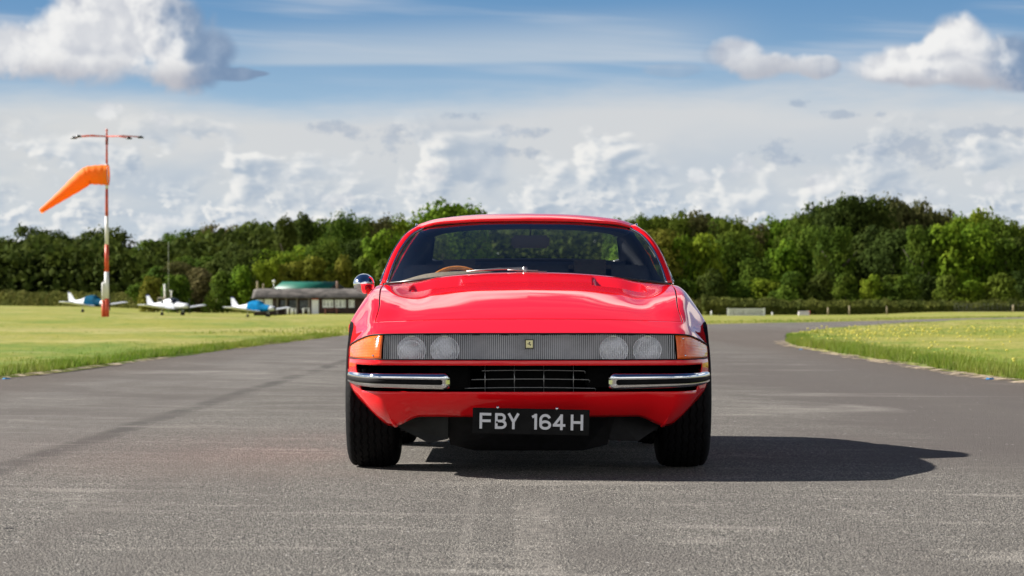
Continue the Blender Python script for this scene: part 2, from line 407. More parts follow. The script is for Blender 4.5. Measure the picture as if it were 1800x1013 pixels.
def asphalt():
    m, nt, b = newmat('asphalt')
    g = nt.nodes.new('ShaderNodeNewGeometry'); sp = nt.nodes.new('ShaderNodeSeparateXYZ'); link(nt, g.outputs['Position'], sp.inputs[0])
    x = E(nt, sp.outputs[0]); y = E(nt, sp.outputs[1])
    vo = nt.nodes.new('ShaderNodeTexVoronoi'); vo.inputs['Scale'].default_value = 135; link(nt, g.outputs['Position'], vo.inputs['Vector'])
    vd = E(nt, vo.outputs['Distance']); vcs = nt.nodes.new('ShaderNodeSeparateColor'); link(nt, vo.outputs['Color'], vcs.inputs[0]); vc = E(nt, vcs.outputs[0])
    fine = noise(nt, g.outputs['Position'], 90, 5, .75)
    mid = noise(nt, g.outputs['Position'], 9, 5, .6)
    big = noise(nt, vec(nt, x * .55, y * .16, 0), 1, 5, .6)
    strk = noise(nt, vec(nt, x * .45 + y * .04, y * .42 + x * .25, 4), 1, 7, .62, .9)
    stone = mixc(nt, vc.ss(.1, .95), (.14, .127, .110), (.75, .69, .60))
    c = mixc(nt, vd.ss(.62, .22) * .92 + .08, (.022, .020, .019), stone)
    c = mixc(nt, fine.ss(.60, .76) * .6, c, (.70, .66, .60))
    c = mixc(nt, mid.ss(.3, .7), mixc(nt, .3, c, (.13, .12, .11)), c)
    # the lane left of the joint and the far surface are older, browner tarmac
    wob = x + (noise(nt, vec(nt, 0.0, y * .6, 1), 1, 3) - .5) * .22
    old = wob.ss(-2.32, -2.5)
    c = mixc(nt, old * .45, c, (.165, .150, .138))
    seam = (wob.ss(-2.58, -2.47) * wob.ss(-2.28, -2.42)) * noise(nt, vec(nt, x * 3, y * 1.5, 3), 1, 4).ss(.25, .55)
    c = mixc(nt, seam * .75, c, (.045, .040, .037))
    near_s = noise(nt, vec(nt, x * 1.1 + y * .2, y * 2.6 + x * .5, 6), 1, 7, .68, .5)
    c = mixc(nt, near_s.ss(.46, .62) * .42, c, (.13, .118, .105))
    c = mixc(nt, near_s.ss(.47, .32) * .32, c, (.42, .385, .34))
    # coarse worn strip and a thin sealed line before the car
    v4 = nt.nodes.new('ShaderNodeTexVoronoi'); v4.inputs['Scale'].default_value = 48; link(nt, g.outputs['Position'], v4.inputs['Vector'])
    v4c = nt.nodes.new('ShaderNodeSeparateColor'); link(nt, v4.outputs['Color'], v4c.inputs[0])
    wb_ = x + (mid - .5) * .06
    cs = wb_.ss(.0, .02) * wb_.ss(.155, .135) * y.ss(7.6, 8.0) * (y + (mid - .5) * 1.2).ss(11.6, 11.2)
    c = mixc(nt, cs * .40, c, mixc(nt, E(nt, v4c.outputs[0]), (.05, .045, .04), (.46, .42, .37)))
    sl = wb_.ss(-.175, -.165) * wb_.ss(-.125, -.14) * (y + (mid - .5) * 1.5).ss(12.6, 12.3) + wb_.ss(.155, .16) * wb_.ss(.185, .175) * (y + (mid - .5)).ss(12.4, 12.2) * y.ss(9.0, 9.3)
    c = mixc(nt, sl * .22, c, (.30, .275, .245))
    dk = strk.ss(.46, .62) * .75 * y.ss(15.0, 24.0) + big.ss(.50, .66) * .42
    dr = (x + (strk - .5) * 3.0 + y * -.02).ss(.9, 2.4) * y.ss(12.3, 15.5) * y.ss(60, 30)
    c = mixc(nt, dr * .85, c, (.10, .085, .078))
    trk = (noise(nt, vec(nt, x * 1.1 + y * .03, y * .05, 12), 1, 4, .6)).ss(.52, .62) * .4
    c = mixc(nt, trk, c, (.12, .105, .093))
    c = mixc(nt, dk, c, (.115, .100, .090))
    lt = strk.ss(.45, .28) * y.ss(16, 26) * .35
    c = mixc(nt, lt * 1.5, c, (.36, .33, .295))
    edge = (x.op('ABSOLUTE') + (mid - .5) * .8).ss(3.9, 5.2) * y.ss(130, 90)
    c = mixc(nt, edge * .75, c, (.105, .085, .072))
    # scuffed pale brown patch and fine scratches beside the car
    px = (x + 1.45) * .8; py = (y - 14.3) * .55
    patch = (px * px + py * py + (mid - .5) * .9).ss(.9, .1)
    c = mixc(nt, patch * .08, c, (.27, .20, .16))
    sc = (noise(nt, vec(nt, x * .8, y * 60, 9), 1, 2).ss(.73, .76)) * (noise(nt, vec(nt, x * .7, y * 2, 5), 1, 2).ss(.55, .62)) * y.ss(11, 12.5) * y.ss(17, 14)
    c = mixc(nt, sc * .5, c, (.40, .37, .34))
    # specks of white grit
    v2 = nt.nodes.new('ShaderNodeTexVoronoi'); v2.inputs['Scale'].default_value = 7; link(nt, g.outputs['Position'], v2.inputs['Vector'])
    c = mixc(nt, E(nt, v2.outputs['Distance']).ss(.07, .045), c, (.55, .53, .50))
    v3 = nt.nodes.new('ShaderNodeTexVoronoi'); v3.inputs['Scale'].default_value = 2.6; link(nt, g.outputs['Position'], v3.inputs['Vector'])
    c = mixc(nt, E(nt, v3.outputs['Distance']).ss(.045, .03), c, (.012, .011, .010))
    link(nt, c, b.inputs['Base Color']); b.inputs['Roughness'].default_value = .88; b.inputs['Specular IOR Level'].default_value = .3
    bp = nt.nodes.new('ShaderNodeBump'); bp.inputs['Strength'].default_value = 1.0; bp.inputs['Distance'].default_value = .008
    link(nt, ((vd * -1.1) + fine * .6).k, bp.inputs['Height']); link(nt, bp.outputs[0], b.inputs['Normal'])
    return m
def turf(name='turf', blades=False):
    m, nt, b = newmat(name)
    g = nt.nodes.new('ShaderNodeNewGeometry'); sp = nt.nodes.new('ShaderNodeSeparateXYZ'); link(nt, g.outputs['Position'], sp.inputs[0])
    x = E(nt, sp.outputs[0]); y = E(nt, sp.outputs[1]); z = E(nt, sp.outputs[2])
    p2 = vec(nt, x, y * .45, 0)
    a = noise(nt, p2, .22, 5, .6); f = noise(nt, p2, 2.2, 5, .65); h = noise(nt, vec(nt, x * .05, y * .035, 2), 1, 5, .6)
    green = (.125, .190, .018); yel = (.25, .245, .038); straw = (.34, .30, .11)
    c = mixc(nt, (a * .7 + h * .3 + (f - .5) * .45 + y.ss(30, 75) * .10 - .03).ss(.40, .60), green, yel)
    c = mixc(nt, (h + (f - .5) * .4).ss(.48, .66) * .75, c, straw)
    c = mixc(nt, noise(nt, p2, 4.5, 5, .75).ss(.50, .68) * .6, c, (.10, .135, .018))
    c = mixc(nt, noise(nt, vec(nt, x * .22, y * .12, 8), 1, 5, .65).ss(.52, .66) * .5, c, (.42, .37, .15))
    c = mixc(nt, noise(nt, vec(nt, x * .16, y * .09, 5), 1, 5, .65).ss(.54, .68) * .6, c, (.12, .19, .018))
    lane = y.ss(19, 26) * (y.ss(48, 30)) * x.ss(0, -4)
    if blades:
        at = nt.nodes.new('ShaderNodeAttribute'); at.attribute_name = 'tone'; t = E(nt, at.outputs['Fac'])
        c = mixc(nt, t * .75, c, mixc(nt, t.ss(.75, 1), (.15, .26, .02), (.36, .33, .14)))
        c = mixc(nt, .55, c, mixc(nt, 1.0, c, (.72, .85, .6), 'MULTIPLY'))
    link(nt, c, b.inputs['Base Color']); b.inputs['Roughness'].default_value = .8; b.inputs['Specular IOR Level'].default_value = .2
    if blades:
        o = nt.nodes['Material Output']; tr = nt.nodes.new('ShaderNodeBsdfTranslucent'); link(nt, c, tr.inputs[0])
        mx = nt.nodes.new('ShaderNodeMixShader'); mx.inputs[0].default_value = .35
        link(nt, b.outputs[0], mx.inputs[1]); link(nt, tr.outputs[0], mx.inputs[2]); link(nt, mx.outputs[0], o.inputs[0])
    else:
        bp = nt.nodes.new('ShaderNodeBump'); bp.inputs['Strength'].default_value = .8; bp.inputs['Distance'].default_value = .06
        link(nt, (f + noise(nt, p2, 14, 4, .7) * .6).k, bp.inputs['Height']); link(nt, bp.outputs[0], b.inputs['Normal'])
    return m
M['asphalt'] = asphalt(); M['turf'] = turf(); M['blades'] = turf('grass_blades', True)

def lump(x, y):   # small humps of the turf
    return (vnoise(x, y, 1.3, 3) - .5) * .05 + (vnoise(x, y, .45, 4) - .5) * .03
def build_ground():
    xs = np.unique(np.concatenate([np.linspace(-2500, -120, 22), np.linspace(-120, -30, 50), np.linspace(-30, -14, 34), np.linspace(-14, 16, 151), np.linspace(16, 40, 70), np.linspace(40, 130, 50), np.linspace(130, 2500, 22)]))
    ys = np.unique(np.concatenate([np.linspace(-1500, -90, 12), np.linspace(-90, 8, 40), np.linspace(8, 60, 180), np.linspace(60, 130, 150), np.linspace(130, 250, 130), np.linspace(250, 700, 60), np.linspace(700, 3500, 14)]))
    X, Y = np.meshgrid(xs, ys)
    sdist = np.full(X.shape, 50.0)
    near = (X > -16) & (X < 95) & (Y > -85) & (Y < 340)
    sdist[near] = road_sd(X[near], Y[near])
    t = np.clip((sdist + .10) / .28, 0, 1); t = t * t * (3 - 2 * t)
    Z = hz(X, Y) + (-.09) * (1 - t) + t * (.035 + np.clip(sdist, 0, 3) * .012)
    m = (Y > 5) & (Y < 200) & (np.abs(X) < 60)
    Z = Z + np.where(m, lump(X, Y) * t, 0)
    V = np.stack([X, Y, Z], -1).reshape(-1, 3)
    o = put('ground', mesh_np('ground', V, grid_faces(len(ys), len(xs)), True, M['turf'])); tag(o, kind='structure')
    # road
    nc = 25; u = np.linspace(0, 1, nc)[None, :, None]
    P = RL[:, None, :] * (1 - u) + RR[:, None, :] * u
    zz = hz(P[..., 0], P[..., 1]) + (vnoise(P[..., 0], P[..., 1], 6, 8) - .5) * .02 * np.clip((P[..., 1] - 16) / 10, 0, 1)
    V = np.concatenate([P, zz[..., None]], -1).reshape(-1, 3)
    o = put('road', mesh_np('road', V, grid_faces(len(RL), nc), True, M['asphalt'])); tag(o, kind='structure')
    # pale grit swept against the verge
    gm = simple('grit', (.34, .265, .18), .95, var=.5, vs=9, bump=.6, bs=40)
    gt_ = gm.node_tree; tcg = gt_.nodes.new('ShaderNodeTexCoord'); trg = gt_.nodes.new('ShaderNodeBsdfTransparent'); mg = gt_.nodes.new('ShaderNodeMixShader')
    link(gt_, noise(gt_, tcg.outputs['Object'], 2.2, 6, .75).ss(.44, .60).k, mg.inputs[0]); link(gt_, trg.outputs[0], mg.inputs[1]); link(gt_, gt_.nodes['Principled BSDF'].outputs[0], mg.inputs[2]); link(gt_, mg.outputs[0], gt_.nodes['Material Output'].inputs[0])
    for P, side, y0, y1, rows in ((RR, 1, 26, 68, (-.20, .0)), (RL, -1, 26, 45, (-.06, .02))):
        k = (P[:, 1] > y0) & (P[:, 1] < y1); Q = P[k]; n = len(Q)
        r_ = np.random.default_rng(5); jit = np.convolve(r_.normal(0, 1, n + 4), np.ones(5) / 5, 'valid') * .12
        a = Q[:, 0] + side * (rows[0] + jit); b_ = Q[:, 0] + side * .08
        V = np.concatenate([np.stack([a, Q[:, 1], np.full(n, .008)], 1), np.stack([(a + b_) / 2, Q[:, 1], np.full(n, .022)], 1), np.stack([b_, Q[:, 1], np.full(n, .02)], 1)])
        o = put('grit', mesh_np('grit', V, grid_faces(3, n), True, gm)); tag(o, kind='stuff')
build_ground()

def build_grass():
    VS, TN = [], []
    r_ = np.random.default_rng(11)
    def patch(xf, y0, y1, n, hmin, hmax, wid, lean=.5, power=1.0):
        y = y0 + (y1 - y0) * r_.random(n) ** power; x = xf(y, r_.random(n))
        # clumps
        keep = vnoise(x, y * .6, .5, 21) + r_.random(n) * .6 > .45
        x, y = x[keep], y[keep]; n = len(x)
        z = hz(x, y) + .02 + lump(x, y) * np.ones(n)
        h = hmin + (hmax - hmin) * r_.random(n) ** 1.6 * (.5 + vnoise(x, y, 1.1, 9))
        a = r_.random(n) * 2 * np.pi; wx = np.cos(a) * wid / 2; wy = np.sin(a) * wid / 2
        lx = (r_.random(n) - .35) * lean * h; ly = (r_.random(n) - .5) * lean * h
        p0 = np.stack([x - wx, y - wy, z], 1); p1 = np.stack([x + wx, y + wy, z], 1); p2 = np.stack([x + lx, y + ly, z + h], 1)
        VS.append(np.stack([p0, p1, p2], 1).reshape(-1, 3)); TN.append(np.repeat(r_.random(n), 3))
    Lx = lambda y: np.interp(y, RL[:, 1], RL[:, 0]); Rx = lambda y: np.interp(y, RR[:, 1], RR[:, 0])
    # verges
    patch(lambda y, u: Lx(y) - .02 - u * .5, 28, 82, 34000, .02, .10, .014)
    patch(lambda y, u: Rx(y) + .02 + u * .5, 28, 78, 34000, .02, .11, .014)
    patch(lambda y, u: Rx(y) + .05 + u ** 2 * .9, 28, 60, 9000, .08, .20, .012, .8)
    patch(lambda y, u: Lx(y) - .05 - u ** 2 * .6, 30, 70, 4000, .06, .16, .012, .8)
    # lawns
    patch(lambda y, u: Lx(y) - .4 - u * 7, 28, 80, 60000, .02, .065, .016, power=1.2)
    patch(lambda y, u: Rx(y) + .4 + u * 12, 28, 95, 90000, .02, .08, .016, power=1.1)
    patch(lambda y, u: Lx(y) - .5 - u * 34, 70, 170, 42000, .03, .08, .045)
    patch(lambda y, u: Rx(y) + .3 + u * 30, 75, 150, 36000, .04, .10, .045)
    patch(lambda y, u: np.interp(y, RL[:, 1], RL[:, 0]) - .1 - u * 4, 80, 300, 12000, .05, .15, .05)
    V = np.concatenate(VS); F = np.arange(len(V)).reshape(-1, 3)
    o = put('grass', mesh_np('grass', V, F, False, M['blades'], np.concatenate(TN)))
    tag(o, 'short yellow green grass along both verges and lawns', 'grass', kind='stuff')
    # yellow flowers over the right-hand lawn
    fm = simple('petals', (.62, .54, .08), .6)
    n = 480; r2 = np.random.default_rng(4)
    y = 30 + 75 * r2.random(n) ** 1.1; x = Rx(y) + .5 + r2.random(n) ** 1.2 * (y * .19)
    m = vnoise(x * 1.0, y * .35, 1.5, 31) + r2.random(n) * .35 > .55
    yc = 78 + r2.normal(0, 13, 120); xc = 10.0 + (yc - 78) * .2 + r2.normal(0, 2.2, 120)
    x = np.concatenate([x[m], xc]); y = np.concatenate([y[m], yc]); n = len(x)
    k = (road_sd(x, y) > .3); x, y = x[k], y[k]; n = len(x)
    z = hz(x, y) + .10 + r2.random(n) * .08; rr = .017 + .014 * r2.random(n) + np.clip(y - 55, 0, 60) * .0004
    VV, FF = [], []
    for i in range(n):
        b0 = len(VV)
        for kk in range(6):
            t = kk * math.pi / 3; VV.append((x[i] + rr[i] * math.cos(t), y[i] + rr[i] * math.sin(t), z[i]))
        VV.append((x[i], y[i], z[i] + rr[i] * .7)); VV.append((x[i], y[i], z[i] - rr[i] * .5))
        for kk in range(6):
            FF.append((b0 + kk, b0 + (kk + 1) % 6, b0 + 6)); FF.append((b0 + (kk + 1) % 6, b0 + kk, b0 + 7))
        # stem
        b1 = len(VV); VV += [(x[i] - .003, y[i], z[i] - .12), (x[i] + .003, y[i], z[i] - .12), (x[i], y[i], z[i])]; FF.append((b1, b1 + 1, b1 + 2))
    o = put('yellow_flowers', mesh_np('yellow_flowers', VV, np.array(FF), False, fm)); tag(o, 'yellow wild flowers dotted over the right lawn', 'flowers', kind='stuff')
build_grass()
# ------------------------------------------------------------------ the car
CX, CY = 0.078, 13.05           # car centre line, nose (s = 0); s runs backwards from the nose
car = empty('sports_car', (CX, CY, 0))
tag(car, 'red vintage sports coupe parked head-on in the middle of the tarmac', 'car')
def lerp(a, b, t): return a + (b - a) * t
def sstep(t): t = np.clip(t, 0, 1); return t * t * (3 - 2 * t)
def hermite(xk, yk, x):
    """smooth interpolation with limited slopes (no overshoot); yk may be (n, ...)"""
    xk = np.asarray(xk, float); yk = np.asarray(yk, float); x = np.asarray(x, float)
    h = np.diff(xk); sh = (len(h),) + (1,) * (yk.ndim - 1); d = np.diff(yk, axis=0) / h.reshape(sh)
    m = np.zeros_like(yk); m[0] = d[0]; m[-1] = d[-1]
    w = h.reshape(sh)
    avg = (d[:-1] * w[1:] + d[1:] * w[:-1]) / (w[1:] + w[:-1])
    lim = 2.0 * np.minimum(np.abs(d[:-1]), np.abs(d[1:]))
    mm = np.sign(avg) * np.minimum(np.abs(avg), np.maximum(lim, np.abs(avg) * .35))
    m[1:-1] = mm
    i = np.clip(np.searchsorted(xk, x, 'right') - 1, 0, len(xk) - 2)
    t = ((x - xk[i]) / h[i]).reshape((-1,) + (1,) * (yk.ndim - 1)); hh = h[i].reshape(t.shape)
    return (2 * t**3 - 3 * t**2 + 1) * yk[i] + (t**3 - 2 * t**2 + t) * hh * m[i] + (-2 * t**3 + 3 * t**2) * yk[i + 1] + (t**3 - t**2) * hh * m[i + 1]
def bow(x):
    x = np.abs(x); return .10 * (x / .66) ** 2 + .35 * (np.clip(x - .66, 0, 1) / .17) ** 1.9
def fall(r): return np.clip(1 - np.asarray(r, float) / 1.2, 0, 1) ** 1.6
SR = np.array([0, .05, .3, .6, .95, 1.35, 1.75, 2.1, 2.9, 3.35, 3.75, 4.05, 4.32, 4.425])
SEC = np.array([
 [(0,.650),(.25,.650),(.45,.649),(.60,.647),(.68,.645),(.728,.640),(.775,.624),(.81,.608),(.83,.597)],
 [(0,.6605),(.25,.6605),(.45,.6590),(.60,.6570),(.68,.6550),(.728,.6505),(.778,.632),(.812,.612),(.834,.592)],
 [(0,.713),(.25,.712),(.45,.708),(.60,.703),(.685,.700),(.732,.694),(.785,.655),(.825,.612),(.85,.572)],
 [(0,.773),(.25,.771),(.45,.764),(.58,.758),(.67,.763),(.730,.761),(.787,.712),(.845,.640),(.873,.565)],
 [(0,.836),(.25,.832),(.45,.816),(.57,.806),(.675,.819),(.742,.822),(.802,.774),(.866,.68),(.885,.56)],
 [(0,.893),(.25,.888),(.45,.870),(.57,.850),(.685,.860),(.752,.862),(.806,.814),(.857,.70),(.878,.56)],
 [(0,.947),(.25,.940),(.45,.922),(.57,.896),(.685,.883),(.752,.880),(.806,.825),(.857,.70),(.876,.56)],
 [(0,.940),(.25,.935),(.45,.920),(.57,.900),(.685,.885),(.752,.880),(.806,.825),(.857,.70),(.876,.56)],
 [(0,.930),(.25,.925),(.45,.915),(.57,.905),(.66,.890),(.73,.882),(.80,.828),(.858,.70),(.878,.56)],
 [(0,.960),(.25,.96),(.45,.955),(.57,.95),(.66,.925),(.73,.900),(.81,.838),(.865,.72),(.885,.56)],
 [(0,1.032),(.25,1.028),(.45,1.012),(.55,.985),(.64,.935),(.71,.893),(.795,.815),(.855,.71),(.878,.56)],
 [(0,.945),(.25,.943),(.45,.932),(.56,.912),(.65,.885),(.71,.845),(.77,.775),(.825,.68),(.85,.56)],
 [(0,.84),(.25,.838),(.45,.832),(.56,.818),(.65,.795),(.70,.765),(.745,.70),(.785,.63),(.80,.56)],
 [(0,.78),(.25,.778),(.45,.772),(.55,.76),(.63,.74),(.68,.71),(.72,.66),(.75,.61),(.77,.56)],
])
UK = np.array([0, .22, .40, .54, .64, .73, .82, .91, 1.0])
def Bsurf(r, u):
    """grid of body-top points for station r and |u| (both 1-d) -> (nr,nu,3) with sign of u kept"""
    S = hermite(SR, SEC, r)                                # nr, 9, 2
    P = np.moveaxis(hermite(UK, np.moveaxis(S, 1, 0), np.abs(u)), 0, 1)   # nr, nu, 2
    x = P[..., 0]; z = P[..., 1]; s = r[:, None] + bow(x) * fall(r)[:, None]
    # bonnet outlets: drop behind a lip, then a ramp back up
    s0 = 1.29; L = .34
    q = (s - s0) / L; ramp = np.clip(q * 28, 0, 1) * np.clip(1 - q, 0, 1) * (q > -.1)
    side = sstep((x - .325) / .018) * sstep((.585 - x) / .028)
    z = z - .058 * ramp * side + .006 * np.exp(-((s - s0 + .03) / .03) ** 2) * side * 0
    return np.stack([x * np.sign(u)[None, :] + 0 * x, s, z], -1)
NU, NR = 261, 380
uu = np.linspace(-1, 1, NU)
rr_ = np.unique(np.concatenate([np.linspace(0, .1, 12), np.linspace(.1, 1.2, 95), np.array([1.285, 1.290, 1.2925, 1.295, 1.30, 1.305]), np.linspace(1.2, 1.7, 62), np.linspace(1.7, 4.425, 170)]))
BG = Bsurf(rr_, uu)
ARCH = ((.95, .335, .352), (3.35, .335, .350))
def wb(x): return 1.80 + .30 * (np.abs(x) / .70) ** 2.2        # base of the windscreen in plan
def arch_cut(V, F):
    """drop faces inside the wheel arches; pull the left-over inner vertices onto the arch"""
    V = V.copy(); keep = np.ones(len(F), bool)
    for (s0, z0, rad) in ARCH:
        d = np.hypot(V[:, 1] - s0, V[:, 2] - z0); ins = (d < rad) & (np.abs(V[:, 0]) > .5)
        keep &= ~ins[F].all(1)
    F = F[keep]; used = np.zeros(len(V), bool); used[F.ravel()] = True
    for (s0, z0, rad) in ARCH:
        d = np.hypot(V[:, 1] - s0, V[:, 2] - z0); k = (d < rad) & used & (np.abs(V[:, 0]) > .5)
        f = rad / np.maximum(d[k], 1e-6)
        V[k, 1] = s0 + (V[k, 1] - s0) * f; V[k, 2] = z0 + (V[k, 2] - z0) * f
    return V, F
def compact(V, F):
    used = np.unique(F); mp = -np.ones(len(V), int); mp[used] = np.arange(len(used)); return V[used], mp[F]
def solid(o, t, off=-1):
    md = o.modifiers.new('thick', 'SOLIDIFY'); md.thickness = t; md.offset = off; return o

# bonnet outline: along grid lines of the body surface
nr, nu = BG.shape[:2]
F = grid_faces(nr, nu); Vb = BG.reshape(-1, 3)
HI = int(np.argmin(np.abs(rr_ - .30))); HJ = int(np.argmin(np.abs(uu + .692))); HJ2 = nu - 1 - HJ
frow = np.repeat(np.arange(nr - 1), nu - 1); fcol = np.tile(np.arange(nu - 1), nr - 1)
ctr = Vb[F].mean(1)
ax, s_ = np.abs(ctr[:, 0]), ctr[:, 1]
cabin = (s_ > wb(ctr[:, 0]) + .035) & (ax < .722 - .12 * np.clip((s_ - 3.1) / .6, 0, 1)) & (s_ < 3.70)
okh = s_ <= wb(ctr[:, 0]) + .02
hood_m = okh & (frow >= HI) & (fcol >= HJ) & (fcol < HJ2)
body_m = ~hood_m & ~cabin
vrow = np.repeat(np.arange(nr), nu); vcol = np.tile(np.arange(nu), nr)
# body top patch: sink vertices on the hood boundary a little for the shut line
Vt, Ft = arch_cut(Vb, F[body_m])
# hood patch, edges pulled in 2.5 mm and turned down
Vh, Fh = compact(Vb, F[hood_m])

# ---- skirt: front fascia, sides
front_x = np.linspace(0, 1, 70)
xr = BG[0, nu // 2:, 0]; yr = BG[0, nu // 2:, 1]; zr = BG[0, nu // 2:, 2]         # front row, centre -> corner
cx = BG[1:, -1, 0]; cy_ = BG[1:, -1, 1]; cz = BG[1:, -1, 2]                        # side column, corner -> tail
PX = np.concatenate([xr, cx]); PY = np.concatenate([yr, cy_]); PZ = np.concatenate([zr, cz])
tx = np.gradient(PX); ty = np.gradient(PY); ln = np.hypot(tx, ty); nxv = ty / ln; nyv = -tx / ln
kk = np.ones(5) / 5
nxv[2:-2] = np.convolve(nxv, kk, 'valid'); nyv[2:-2] = np.convolve(nyv, kk, 'valid'); nxv[0] = 0; nyv[0] = -1
wc = sstep((PY - .25) / .35) * 1.0                 # 0 front, 1 corner/side
ws = sstep((PY - 1.3) / .3)                        # 1 = door side
za = np.array([.530, .523, .514, .505, .495, .48, .46, .44, .42, .40, .385, .37, .35, .33, .31, .29, .27, .25, .235, .22])
fo = hermite([.22, .25, .27, .30, .33, .36, .385, .505, .53], [-.12, -.085, -.065, -.040, -.022, -.010, -.004, .022, .020], za)
co = hermite([.22, .25, .30, .35, .40, .45, .50, .53], [-.215, -.16, -.085, -.032, -.004, .004, .006, .003], za)
so_ = hermite([.20, .25, .30, .38, .45, .50, .53], [-.06, -.035, -.015, .0, .006, .002, -.006], za)
OUT = fo[:, None] * (1 - wc) + (co[:, None] * (1 - ws) + so_[:, None] * ws) * wc
nb = 10
tb = np.linspace(0, 1, nb + 1)[:-1]
Zband = PZ[None, :] * (1 - tb[:, None]) + .530 * tb[:, None]
Oband = OUT[0][None, :] * tb[:, None]
ZZ = np.concatenate([Zband, np.repeat(za[:, None], len(PX), 1)]); OO = np.concatenate([Oband, OUT])
# the bottom edge of the fascia is a little higher in the centre
bot = .268 - .046 * sstep((PX - .52) / .14) * (1 - ws)
ZZ = np.where(ZZ < .385, .385 - (.385 - ZZ) * ((.385 - bot) / (.385 - .22))[None, :] * np.ones_like(ZZ), ZZ)
SX = PX[None, :] + nxv * OO; SY = PY[None, :] + nyv * OO
half = np.stack([SX, SY, ZZ], -1)
def skirt_half(sign):
    V = half.reshape(-1, 3).copy(); V[:, 0] *= sign
    Fk = grid_faces(half.shape[0], half.shape[1])
    if sign > 0: Fk = Fk[:, ::-1]
    c = np.array([np.abs(V[Fk][..., i]).mean(1) if i == 0 else V[Fk][..., i].mean(1) for i in range(3)]).T
    row = np.repeat(np.arange(half.shape[0] - 1), half.shape[1] - 1); colw = np.tile(np.arange(half.shape[1] - 1), half.shape[0] - 1)
    pathx = PX[colw]; pathy = PY[colw]
    band = (row < nb) & (pathy < .545)
    zc = c[:, 2]
    topz = .505; left_lim = .775
    opening = (zc < topz) & (zc > .385) & (pathx < left_lim) & (pathy < .5)
    return V, Fk[~band & ~opening]
used_h = np.zeros(len(Vb), bool); used_h[F[hood_m].ravel()] = True
for i in np.where(used_h & ((vrow == HI) | (vcol == HJ) | (vcol == HJ2)))[0]:
    if vrow[i] == HI: Vt[i, 1] -= .0032; Vt[i, 2] -= .0006
    if vcol[i] in (HJ, HJ2): Vt[i, 0] += math.copysign(.0028, Vt[i, 0])
allV, allF, off = [Vt], [Ft], len(Vt)
for sg in (-1, 1):
    V, Fk = skirt_half(sg); V, Fk = arch_cut(V, Fk); allV.append(V); allF.append(Fk + off); off += len(V)
# tail panel
tail_t = BG[-1]; nt_ = len(tail_t)
Vt2 = np.concatenate([tail_t, np.stack([tail_t[:, 0] * .98, tail_t[:, 1] - .03, np.full(nt_, .50)], 1), np.stack([tail_t[:, 0] * .93, tail_t[:, 1] - .10, np.full(nt_, .26)], 1)])
allV.append(Vt2); allF.append(grid_faces(3, nt_) + off)
Vall = np.concatenate(allV); Fall = np.concatenate(allF); Vall, Fall = compact(Vall, Fall)
me = mesh_np('body', Vall, Fall, True, M['paint'])
bm = bmesh.new(); bm.from_mesh(me); bmesh.ops.remove_doubles(bm, verts=bm.verts, dist=.0008); bmesh.ops.recalc_face_normals(bm, faces=bm.faces)
# wheel-arch lips: turn the arch edges inwards
ed = [e for e in bm.edges if e.is_boundary and all(abs(v.co.x) > .5 and any(abs(math.hypot(v.co.y - a, v.co.z - b_) - r0) < .004 for a, b_, r0 in ARCH) for v in e.verts)]
ret = bmesh.ops.extrude_edge_only(bm, edges=ed)
for v in [g for g in ret['geom'] if isinstance(g, bmesh.types.BMVert)]: v.co.x -= math.copysign(.05, v.co.x)
bm.to_mesh(me); bm.free()
for p in me.polygons: p.use_smooth = True
def split_by_angle(o, a=35):
    md = o.modifiers.new('wn', 'WEIGHTED_NORMAL'); md.keep_sharp = True; md.weight = 50
body = put('body', me, car)
solid(body, .004)
me = mesh_np('hood', Vh, Fh, True, M['paint'])
bm = bmesh.new(); bm.from_mesh(me); bmesh.ops.recalc_face_normals(bm, faces=bm.faces)
if sum(f.normal.z for f in bm.faces) < 0: bmesh.ops.reverse_faces(bm, faces=bm.faces)
# even out the outline of the shut line, leave a narrow gap and turn the edge down
usedi = np.unique(F[hood_m]); bm.verts.ensure_lookup_table()
for v in bm.verts:
    i = usedi[v.index]
    if vrow[i] == HI: v.co.y += .0028
    if vcol[i] in (HJ, HJ2): v.co.x -= math.copysign(.0028, v.co.x)
be = [e for e in bm.edges if e.is_boundary]
ret = bmesh.ops.extrude_edge_only(bm, edges=be)
for v in [g for g in ret['geom'] if isinstance(g, bmesh.types.BMVert)]: v.co.z -= .02
bm.to_mesh(me); bm.free()
for p in me.polygons: p.use_smooth = True
hood = put('hood', me, car)
# dark gutter under the shut line
k = F[(frow >= HI - 3) & okh & (((frow < HI + 3) & (fcol >= HJ - 2) & (fcol < HJ2 + 2)) | ((np.abs(fcol - HJ + .5) < 3) | (np.abs(fcol - HJ2 + .5) < 3)))]
Vg, Fg = compact(Vb, k); Vg = Vg.copy(); Vg[:, 2] -= .022
put('gutter', mesh_np('gutter', Vg, Fg, True, M['black']), hood)

# helper: a curve that follows the front of the car in plan; q = signed path x or distance beyond
PLEN = np.concatenate([[0], np.cumsum(np.hypot(np.diff(PX), np.diff(PY)))])
def front_pt(l, sgn, z, out):
    """point at path length l from the centre, height z, pushed outward by out"""
    x = np.interp(l, PLEN, PX); y = np.interp(l, PLEN, PY); a = np.interp(l, PLEN, nxv); b_ = np.interp(l, PLEN, nyv)
    zi = np.clip(z, .22, .53)
    o = out
    return (sgn * (x + a * o), y + b_ * o, z)
def skin_out(l, z):
    """outward offset of the fascia at path length l, height z"""
    j = int(np.argmin(np.abs(PLEN - l)))
    if z >= .53:
        return OUT[0][j] * (PZ[j] - z) / (PZ[j] - .53 + 1e-6)
    return float(np.interp(z, ZZ[::-1, j][:len(za)], OUT[::-1, j][:len(za)]))
def len_at(x): return float(np.interp(x, PX[:len(xr)], PLEN[:len(xr)]))
